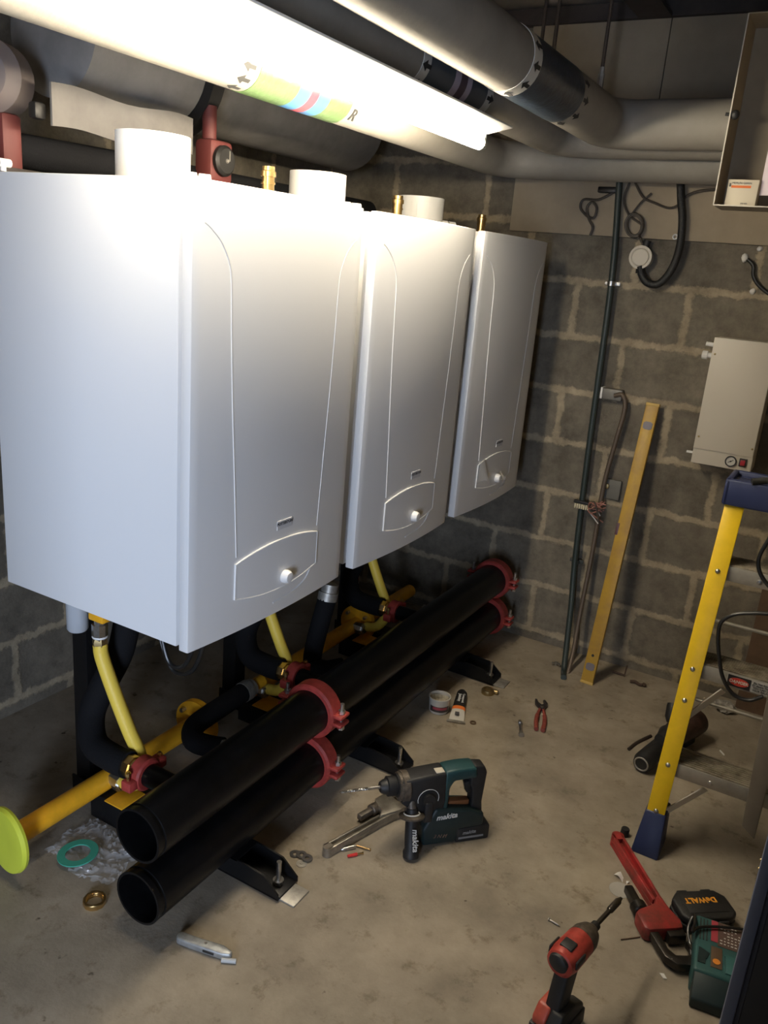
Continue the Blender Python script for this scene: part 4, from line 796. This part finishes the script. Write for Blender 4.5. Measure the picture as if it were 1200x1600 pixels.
o('trigger', MB().prism([(0.006, 0.186), (0.022, 0.184), (0.016, 0.150), (0.002, 0.150)], -0.010, 0.010, SF, bevel=0.003), REDP)
o('handle_foot', MB().prism([(-0.082, 0.042), (-0.082, 0.062), (-0.062, 0.088), (-0.010, 0.088), (0.036, 0.060), (0.038, 0.042)], 0.0, 0.033, SF, bevel=0.006, seg=3), TBLK)
o('foot_cover', MB().prism([(-0.082, 0.042), (-0.082, 0.062), (-0.062, 0.088), (-0.010, 0.088), (0.036, 0.060), (0.038, 0.042)], -0.033, 0.0, SF, bevel=0.006, seg=3), REDO)
o('battery', MB().prism([(-0.086, 0.0), (-0.086, 0.044), (0.042, 0.044), (0.046, 0.006), (0.042, 0.0)], -0.036, 0.036, SF, bevel=0.006), TBLK)
o('battery_stripe', MB().box((-0.087, 0, 0.030), (0.004, 0.05, 0.012), bevel=0.001), REDP)

# --- black carry case with lettering
def upright(px0, px1, z):
    a = at(*px0, 2, z); b = at(*px1, 2, z); return a, b, math.atan2((b-a).y, (b-a).x)
a, b, an = upright((1050, 1390), (1118, 1387), 0.05)
M0 = (a+b)/2; ux = Vector((math.cos(an), math.sin(an), 0)); uy = Vector((math.sin(an), -math.cos(an), 0))
cc = M0 + uy*0.05; CASE = mat('black_case_plastic', (0.016, 0.016, 0.017), 0.5, bump=0.2, bscale=120)
ca = thing('bit_case', 'small black plastic case with yellow lettering beside the teal charger', 'case', (cc.x, cc.y, 0), an)
o = lambda nm, mb, m, p=ca: obj(nm, mb, m, p, world=False)
oc = [(-0.082, -0.040), (-0.064, -0.058), (0.058, -0.058), (0.078, -0.040), (0.078, 0.020), (0.056, 0.046), (-0.056, 0.046), (-0.082, 0.020)]
o('base_shell', MB().prism(oc, 0.0, 0.024, None, bevel=0.004), CASE)
lid = o('lid', MB().prism([(x*0.99, y_*0.99) for x, y_ in oc], 0.026, 0.050, None, bevel=0.007, seg=3).box((0, -0.006, 0.050), (0.115, 0.062, 0.003), bevel=0.001), CASE)
o('hinge_lug', MB().box((-0.035, 0.047, 0.03), (0.03, 0.012, 0.03), bevel=0.003).box((0.035, 0.047, 0.03), (0.03, 0.012, 0.03), bevel=0.003), CASE)
o('latch', MB().box((-0.035, -0.060, 0.026), (0.03, 0.008, 0.03), bevel=0.003).box((0.03, -0.060, 0.026), (0.03, 0.008, 0.03), bevel=0.003), CASE)
o('lettering', MB().text('DeWALT', 0.026, TR(-0.005, 0.006, 0.0517) @ RZ(PI), 0.0006, 0.0009, 0, 0.88), mat('amber_print', (0.78, 0.33, 0.03), 0.5), lid)
# --- teal charger
a, b, an = upright((1088, 1427), (1150, 1450), 0.075)
tl = at(1088, 1427, 2, 0.075); bl = at(1083, 1512, 2, 0.075)
dn = (bl-tl); an = math.atan2(dn.y, dn.x)      # local x runs down the charger towards the camera
ch = thing('battery_charger', 'teal battery charger with data labels next to the black case', 'charger', (tl.x, tl.y, 0), an)
o = lambda nm, mb, m, p=ch: obj(nm, mb, m, p, world=False)
LC = dn.length; WC = 0.125
o('body', MB().box((LC/2, WC/2, 0.0375), (LC, WC, 0.075), bevel=0.008, seg=3), mat('charger_teal', (0.022, 0.08, 0.08), 0.45))
o('front_bay', MB().prism([(LC-0.01, 0.002), (LC+0.045, 0.002), (LC+0.045, 0.03), (LC-0.01, 0.076)], -WC+0.004, -0.004, frame((0, 0, 0), (1, 0, 0), (0, 0, 1)) , bevel=0.004), TEALD)
vb = MB()
for k in range(3): vb.box((0.05, 0.012+k*0.008, 0.0755), (0.075, 0.003, 0.0015))
o('vent_slots', vb, INK)
o('data_label', MB().box((0.05, 0.085, 0.0755), (0.085, 0.062, 0.0014)), mat('brown_label', (0.09, 0.055, 0.045), 0.5))
o('red_label', MB().box((0.045, 0.046, 0.0755), (0.075, 0.016, 0.0014)), mat('crimson_label', (0.35, 0.04, 0.06), 0.5))
random.seed(5); pr = MB()
for r_ in range(7):
    for k in range(6):
        if random.random() < 0.75: pr.box((0.018+r_*0.0105, 0.062+k*0.0085, 0.0763), (0.003, random.uniform(0.003, 0.006), 0.0006))
o('printed_marks', pr, PRINT)
o('indicator_strip', MB().box((0.135, 0.052, 0.0757), (0.07, 0.026, 0.0018), bevel=0.0006), mat('smoked_strip', (0.11, 0.07, 0.045), 0.3))
o('indicator_lamp', MB().cyl((0.15, 0.052, 0.076), (0.15, 0.052, 0.078), 0.009, seg=16), mat('amber_lens', (0.70, 0.25, 0.04), 0.3))
o('recess', MB().prism([(0.115, 0.010), (0.150, 0.010), (0.150, 0.030), (0.128, 0.036)], 0.0755, 0.0765).box((0.158, 0.018, 0.0757), (0.02, 0.018, 0.002)), TEALD)
o('door_panel', MB().box((0.15, 0.095, 0.0765), (0.055, 0.045, 0.004), bevel=0.001).box((0.119, 0.095, 0.0757), (0.006, 0.05, 0.002)), mat('mid_teal_plastic', (0.03, 0.11, 0.11), 0.45))
cbl = [at(1081, 1512, 2, 0.02), at(1079, 1480, 2, 0.03), at(1075, 1452, 2, 0.05), at(1084, 1430, 2, 0.07), at(1086, 1440, 2, 0.09), at(1082, 1455, 2, 0.09), at(1092, 1449, 2, 0.085), at(1120, 1448, 2, 0.084), at(1160, 1452, 2, 0.084), at(1185, 1460, 2, 0.05)]
o2 = obj('mains_cord', MB().tube(spline(cbl, 8), 0.0038, 8), CABLEBLK, ch)

# --- small items near the header pipes
g_ = F(122, 1342)
bagm = MB()
random.seed(21)
def bagf(u, v):
    x = -0.10+0.24*u; y_ = -0.07+0.17*v
    e = 1-max(abs(2*u-1), abs(2*v-1))**3
    return Vector((g_.x+x+0.01*math.sin(9*v), g_.y+y_+0.03+0.012*math.sin(8*u), 0.003+e*0.014*abs(math.sin(7*u+3*v)*math.cos(9*v-4*u))))
bagm.grid(bagf, 34, 26)
for v in bagm.bm.verts:
    e = random.uniform(0, 1); v.co += Vector((random.uniform(-0.004, 0.004), random.uniform(-0.004, 0.004), 0.010*e*e))
single('clear_plastic_bag', bagm, mat('clear_polythene', (0.85, 0.85, 0.85), 0.10, alpha=0.20), 'crumpled clear plastic bag under the green gasket ring', 'bag', (g_.x, g_.y, 0))
single('gasket_ring', MB().ringtube((g_.x, g_.y, 0.018), (-0.05, -0.03, 1), [(0, 0.033), (0, 0.054), (0.003, 0.054), (0.003, 0.033)], 40), mat('green_gasket', (0.05, 0.36, 0.26), 0.6), 'flat green gasket ring on the floor near the lime cap', 'gasket', (g_.x, g_.y, 0.018))
q = F(148, 1411)
br = thing('brass_ring_nut', 'polished brass ring lying in front of the lower header pipe', 'ring', q)
obj('ring', MB().ringtube(q, (0, 0, 1), [(0, 0.021), (0, 0.0285), (0.003, 0.0295), (0.013, 0.0295), (0.015, 0.028), (0.015, 0.023)], 12), BRASS, br)
obj('thread', MB().torus(q+Vector((0, 0, 0.005)), (0, 0, 1), 0.0212, 0.0012).torus(q+Vector((0, 0, 0.010)), (0, 0, 1), 0.0216, 0.0012), BRASS, br)
a, b = F(276, 1470), F(362, 1499); an = math.atan2((b-a).y, (b-a).x); L_ = (b-a).length
kn = thing('utility_knife', 'grey metal utility knife lying on the floor at the front', 'knife', a, an)
o = lambda nm, mb, m, p=kn: obj(nm, mb, m, p, world=False)
o('body', MB().prism([(0, 0.008), (0.006, 0.016), (0.05, 0.014), (L_*0.8, 0.016), (L_, 0.006), (L_, -0.006), (L_*0.85, -0.012), (0.04, -0.012), (0.006, -0.010), (0, -0.002)], 0.0, 0.020, None, bevel=0.005, seg=3), mat('grey_knife_metal', (0.36, 0.37, 0.37), 0.45, 0.6, var=0.15, scale=60))
o('slider', MB().box((L_*0.62, -0.012, 0.011), (0.030, 0.004, 0.006), bevel=0.001), TBLK)
o('screw', MB().lathe((L_*0.52, 0.003, 0.020), (0, 0, 1), [(0, 0.004), (0.001, 0.003), (0.0012, 0)], 12), STEEL)
a, b = F(346, 1503), F(369, 1505)
single('blade_stub', MB().cyl(a+Vector((0, 0, 0.006)), b+Vector((0, 0, 0.006)), 0.006, seg=12), mat('pale_grey_plug', (0.42, 0.43, 0.43), 0.5), 'short pale grey plug touching the tip of the utility knife', 'plug', (a+b)/2)
for (px, py), lb, z in (((461, 1335), 'leftmost steel washer of the overlapping three', 0.0), ((471, 1336), 'middle steel washer of the overlapping three', 0.0022), ((480, 1341), 'rightmost steel washer of the overlapping three', 0.0044)):
    q = F(px, py, z); single('washer', MB().ringtube(q, (0.03, 0, 1), [(0, 0.0065), (0, 0.0155), (0.0022, 0.0155), (0.0022, 0.0065)], 28), mat('dark_washer_steel', (0.22, 0.22, 0.22), 0.35, 0.9), lb, 'washer', q, 'steel washers by the pipe wrench')
q = F(471, 1350); single('washer', MB().lathe(q, (0, 0, 1), [(0, 0.0150), (0.002, 0.0150), (0.002, 0.005), (0.004, 0.004), (0.004, 0)], 28), GALV, 'single steel washer with a filled middle, nearest below the overlapping three', 'washer', q, 'steel washers by the pipe wrench')
a, b = F(533, 1330), F(555, 1325)
an_ = thing('wall_anchor', 'silver metal anchor sleeve on the floor below the pipe wrench', 'anchor', a, math.atan2((b-a).y, (b-a).x))
L_ = (b-a).length
obj('sleeve', MB().lathe((0, 0, 0.0055), (1, 0, 0), [(0, 0.002), (0.004, 0.004), (0.008, 0.0055), (L_, 0.0055)], 14), STEEL, an_, world=False)
for pa_, pb_, lb, red in (((557, 1323), (579, 1330), 'brass screw on the floor just right of the anchor sleeve', False), ((543, 1340), (567, 1335), 'small screw with a red wall plug on it', True)):
    a, b = F(*pa_), F(*pb_); L_ = (b-a).length
    s_ = thing('screw', lb, 'screw', a, math.atan2((b-a).y, (b-a).x), 'loose screws on the floor')
    obj('shank', MB().lathe((L_*(0.5 if red else 0.0), 0, 0.005), (1, 0, 0), [(0, 0.0028), (L_*(0.5 if red else 1.0), 0.0022)], 10).lathe((L_-0.003, 0, 0.005), (1, 0, 0), [(0, 0.002), (0.003, 0.0048), (0.0035, 0)], 12), BRASS, s_, world=False)
    if red: obj('red_plug', MB().lathe((0, 0, 0.005), (1, 0, 0), [(0, 0.004), (L_*0.6, 0.005), (L_*0.62, 0)], 10), mat('red_plug', (0.62, 0.03, 0.03), 0.4), s_, world=False)
# tub of paste and tube
q = (F(666, 1110)+F(704, 1110))/2
tbx = thing('paste_tub', 'open white plastic tub with dark red label and dried paste', 'tub', (q.x, q.y, 0))
o = lambda nm, mb, m, p=tbx: obj(nm, mb, m, p, world=False)
o('tub_body', MB().ringtube((0, 0, 0), (0, 0, 1), [(0.001, 0.001), (0.0, 0.034), (0.004, 0.037), (0.058, 0.041), (0.060, 0.043), (0.064, 0.043), (0.064, 0.039), (0.035, 0.037), (0.034, 0.001)], 36), mat('milky_tub', (0.55, 0.53, 0.48), 0.4))
o('paste', MB().grid(lambda u, v: Vector(((0.0365*u)*math.cos(2*PI*v), (0.0365*u)*math.sin(2*PI*v), 0.036+0.016*u**3+0.003*math.sin(9*v*2*PI/3+6*u))), 8, 24), mat('dried_paste', (0.40, 0.36, 0.28), 0.8, var=0.25, scale=90))
def curved(zc, h, r, a0, a1):
    return MB().grid(lambda u, v: Vector((r*math.cos(a0+(a1-a0)*u), r*math.sin(a0+(a1-a0)*u), zc-h/2+h*v)), 14, 1, 0.0006)
o('label', curved(0.024, 0.022, 0.0400, -2.1, -0.05), mat('black_tub_label', (0.04, 0.03, 0.03), 0.5))
o('red_panel', curved(0.028, 0.010, 0.0408, -1.75, -0.3), mat('maroon_label', (0.30, 0.05, 0.07), 0.5))
a, b = (F(697, 1128)+F(728, 1129))/2, F(722, 1087); L_ = (b-a).length
tu = thing('sealant_tube', 'white and black sealant tube with orange band lying beside the tub', 'tube', a, math.atan2((b-a).y, (b-a).x))
o = lambda nm, mb, m, p=tu: obj(nm, mb, m, p, world=False)
def tubef(x0, x1, e=0.0):
    def f(u, v):
        x = x0+(x1-x0)*u; s = x/L_; w_ = 0.029-0.010*s+e; h_ = 0.003+0.013*min(1, s*1.4)+e
        a_ = 2*PI*v; return Vector((x, w_*math.cos(a_), 0.0165*min(1, s*1.4)+0.003+h_*math.sin(a_)*0.95))
    return f
o('body', MB().grid(tubef(0, L_*0.93), 14, 24), mat('white_tube', (0.62, 0.60, 0.56), 0.4))
o('black_print', MB().grid(tubef(L_*0.42, L_*0.92, 0.0006), 10, 24), mat('tube_black', (0.015, 0.015, 0.015), 0.4))
o('orange_band', MB().grid(tubef(L_*0.33, L_*0.42, 0.0006), 4, 24), mat('tube_orange', (0.80, 0.20, 0.04), 0.4))
o('crimp', MB().box((-0.003, 0, 0.005), (0.012, 0.070, 0.006), bevel=0.001), GALV)
o('cap', MB().lathe((L_*0.92, 0, 0.018), (1, 0, 0), [(0, 0.018), (0.006, 0.017), (0.010, 0.015), (0.010, 0)], 24), TBLK)
o('lettering', MB().text('Jointing', 0.017, frame((L_*0.62, 0.004, 0.0345), (-1, 0, -0.08), (0, -1, 0)), 0.0005, 0.0003).text('Compound', 0.013, frame((L_*0.62, -0.010, 0.0335), (-1, 0, -0.08), (0, -1, 0.3)), 0.0005, 0.0003), PRINT)
o('barcode', MB().box((L_*0.17, 0.002, 0.0145), (0.018, 0.016, 0.0008), frame((0, 0, 0), (1, 0, 0.16), (0, 1, 0))), GREYTXT)
q = F(762, 1083)
bf = thing('brass_fitting', 'dull brass ring fitting on the floor right of the sealant tube', 'fitting', q)
obj('ring', MB().ringtube(q, (0, 0, 1), [(0, 0.017), (0, 0.026), (0.012, 0.027), (0.018, 0.024), (0.018, 0.017)], 24), OLDBRASS, bf)
obj('spout', MB().cyl(q+Vector((0.018, 0.012, 0.009)), q+Vector((0.038, 0.014, 0.009)), 0.010, seg=16), OLDBRASS, bf)
q = F(739, 1130); single('rubber_ring', MB().torus(q+Vector((0, 0, 0.003)), (0, 0, 1), 0.0095, 0.003), mat('brown_rubber', (0.10, 0.06, 0.03), 0.6), 'tiny brown ring on the floor below the brass fitting', 'ring', q)
a, b = F(812, 1129), F(814, 1150); L_ = (b-a).length
bo = thing('bolt', 'short brassy bolt lying on the floor left of the pliers', 'bolt', a, math.atan2((b-a).y, (b-a).x))
obj('shank', MB().cyl((0, 0, 0.007), (L_, 0, 0.007), 0.006, seg=14), STEEL, bo, world=False)
obj('bolt_head', MB().lathe((L_-0.002, 0, 0.008), (1, 0, 0), [(0, 0.011), (0.009, 0.011)], 6), STEEL, bo, world=False)
obj('nut', MB().lathe((0.008, 0, 0.008), (1, 0, 0), [(0, 0.009), (0.014, 0.009)], 6), STEEL, bo, world=False)
# pliers
a, b = F(846, 1110), F(842, 1147); d = b-a; L_ = d.length
pl = thing('pliers', 'red handled pliers lying open on the floor', 'pliers', a, math.atan2(d.y, d.x))
o = lambda nm, mb, m, p=pl: obj(nm, mb, m, p, world=False)
for s in (-1, 1):
    o('handle', MB().tube(spline([(0.006, 0.006*s, 0.010), (0.05, 0.013*s, 0.010), (0.11, 0.016*s, 0.010), (0.165, 0.012*s, 0.010)]), [0.006]*9+[0.0085]*16, 12), mat('worn_red_grip', (0.24, 0.05, 0.035), 0.55, var=0.25, scale=60))
    o('jaw', MB().prism([(0.02, -0.010*s), (0.0, 0.010*s), (-0.035, 0.022*s), (-0.062, 0.010*s), (-0.060, 0.002*s), (-0.036, 0.008*s), (-0.008, -0.010*s)] if s > 0 else [(0.02, 0.010), (0.0, -0.010), (-0.030, -0.028), (-0.058, -0.030), (-0.060, -0.022), (-0.036, -0.016), (-0.008, 0.010)], 0.003, 0.016, None, bevel=0.002), mat('dark_plier_steel', (0.07, 0.06, 0.065), 0.4, 0.7))
o('pivot', MB().cyl((0, 0, 0.002), (0, 0, 0.019), 0.007, seg=14), TGREY)
# behind the ladder: angle grinder and another dark tool
a = F(1052, 1172); b = F(1105, 1140)
ag = thing('dark_power_tool', 'dark power tool lying on the floor behind the ladder rail', 'drill', (a.x, a.y, 0), math.atan2((b-a).y, (b-a).x))
o = lambda nm, mb, m, p=ag: obj(nm, mb, m, p, world=False)
DRED = mat('dirty_dark_red', (0.045, 0.022, 0.017), 0.5, var=0.4, scale=40)
o('motor_body', MB().lathe((-0.03, 0, 0.075), (1, 0, 0), [(0, 0.035), (0.02, 0.045), (0.09, 0.045), (0.12, 0.05), (0.17, 0.048), (0.185, 0.03), (0.185, 0)], 28), DRED)
o('gear_head', MB().lathe((-0.03, 0, 0.075), (-1, 0, 0.1), [(0, 0.04), (0.03, 0.042), (0.06, 0.03), (0.09, 0.022), (0.09, 0)], 24), TBLK)
o('side_handle', MB().lathe((0.0, 0.03, 0.10), (0.45, 0.3, 0.8), [(0, 0.016), (0.02, 0.024), (0.06, 0.022), (0.07, 0.02), (0.07, 0)], 20), TBLK)
o('grip', MB().prism([(0.05, 0.07), (0.11, 0.07), (0.12, 0.0), (0.04, 0.0)], -0.022, 0.022, SF, bevel=0.006), TBLK)
a = F(1000, 1207); b = F(1030, 1180)
gn = thing('power_tool', 'black round nosed tool on the floor left of the ladder rail', 'tool', (a.x, a.y, 0), math.atan2((b-a).y, (b-a).x))
o = lambda nm, mb, m, p=gn: obj(nm, mb, m, p, world=False)
o('body', MB().lathe((-0.004, 0, 0.036), (1, 0, 0.05), [(0, 0.024), (0.0, 0.030), (0.02, 0.036), (0.09, 0.034), (0.16, 0.03), (0.16, 0)], 28), TBLK)
o('bright_ring', MB().torus((-0.005, 0, 0.036), (1, 0, 0.05), 0.024, 0.003), GALV)
o('lever', MB().tube(spline([(-0.012, 0.05, 0.074), (0.04, 0.045, 0.08), (0.12, 0.03, 0.082)]), 0.0065, 10), mat('brown_lever', (0.03, 0.02, 0.015), 0.5))
q = F(975, 1305); single('black_cap', MB().lathe(q, (0.05, 0, 1), [(0, 0.0135), (0.024, 0.0125), (0.026, 0.011), (0.026, 0)], 18), TBLK, 'small black plug standing left of the blue ladder foot', 'plug', q)
q = F(969, 1391); single('clear_disc', MB().lathe(q+Vector((0, 0, 0.0005)), (0, 0, 1), [(0, 0.031), (0.0015, 0.031), (0.0015, 0.028), (0.001, 0.027), (0.001, 0)], 32), mat('frosted_disc', (0.70, 0.68, 0.62), 0.35, alpha=0.45), 'clear plastic disc on the floor under the driver bit tip', 'disc', q)
a, b = F(964, 1367), F(980, 1381)
single('paper_scrap', MB().grid(lambda u, v: a+(b-a)*u+Vector((0.010, 0.012, 0))*(v-0.5)*(1.4-u*0.6)+Vector((0, 0, 0.004+0.006*math.sin(5*u+2*v))), 8, 4, 0.001), WHITEPL, 'crumpled white paper scrap beside the red wrench', 'paper', a)
a, b = F(857, 1438), F(875, 1449); L_ = (b-a).length
sc = thing('screw', 'single screw on bare floor left of the red driver', 'screw', a, math.atan2((b-a).y, (b-a).x), 'loose screws on the floor')
obj('shank', MB().lathe((0, 0, 0.004), (1, 0, 0), [(0, 0.0048), (0.001, 0.0048), (0.004, 0.0024), (L_*0.8, 0.0022), (L_, 0)], 10), STEEL, sc, world=False)
q = F(1036, 1526); single('paper_chip', MB().prism([(-0.010, 0.004), (0.0, 0.008), (0.010, -0.004), (0.002, -0.007)], 0, 0.002, TR(q.x, q.y, 0.001)), WHITEPL, 'tiny white chip on the floor in front of the wrench hook', 'chip', q)
a, b = F(970, 1469), F(1000, 1465); single('nail', MB().cyl(a+Vector((0, 0, 0.002)), b+Vector((0, 0, 0.002)), 0.0016, seg=8), mat('rusty_nail', (0.14, 0.08, 0.05), 0.6, 0.5), 'thin rusty nail touching the red wrench head', 'nail', a)
q = F(1137, 1108); random.seed(9)
single('crumpled_packet', MB().blob((q.x-0.01, q.y-0.03, 0.022), (0.038, 0.034, 0.024), jit=0.22, sub=3).blob((q.x-0.03, q.y+0.01, 0.012), (0.035, 0.02, 0.012), jit=0.25), mat('grey_plastic_film', (0.30, 0.28, 0.25), 0.3, var=0.4, scale=60), 'crumpled grey plastic packet on the floor behind the ladder', 'packet', (q.x, q.y-0.03, 0))
q = F(995, 1070); single('debris_scrap', MB().tube(spline([q+Vector((-0.03, 0, 0.006)), q+Vector((-0.01, 0.004, 0.01)), q+Vector((0.012, -0.004, 0.007)), q+Vector((0.03, 0.002, 0.010))]), 0.007, 8).blob(q+Vector((0.028, 0, 0.009)), 0.010, jit=0.2), mat('brown_scrap', (0.07, 0.04, 0.025), 0.7), 'small brown scrap on the floor right of the level foot', 'scrap', q)
a, b = F(960, 1047), F(978, 1053); single('debris_stick', MB().tube([a+Vector((0, -0.03, 0.006)), b+Vector((0, -0.03, 0.006))], 0.005, 8).cyl(b+Vector((0, -0.03, 0)), b+Vector((0.002, -0.02, 0.05)), 0.003, seg=8), mat('brown_scrap', (0.07, 0.04, 0.025), 0.7), 'small rusty bracket scrap at the wall foot behind the level', 'scrap', a)
q = F(868, 1040); 
single('silver_clip', MB().box((q.x, q.y, 0.012), (0.035, 0.010, 0.004), rz=0.5).box((q.x+0.012, q.y, 0.010), (0.03, 0.008, 0.004), rz=-0.6).cyl((q.x, q.y, 0), (q.x, q.y, 0.02), 0.005, seg=8), STEEL, 'small silver bracket at the foot of the dark green pipe', 'bracket', (q.x, q.y, 0))
q = F(1128, 1177); single('match_stub', MB().box((q.x, q.y, 0.0025), (0.03, 0.004, 0.004), rz=-0.9), WHITEPL, 'tiny white stick on the floor behind the lowest ladder step', 'stick', q)
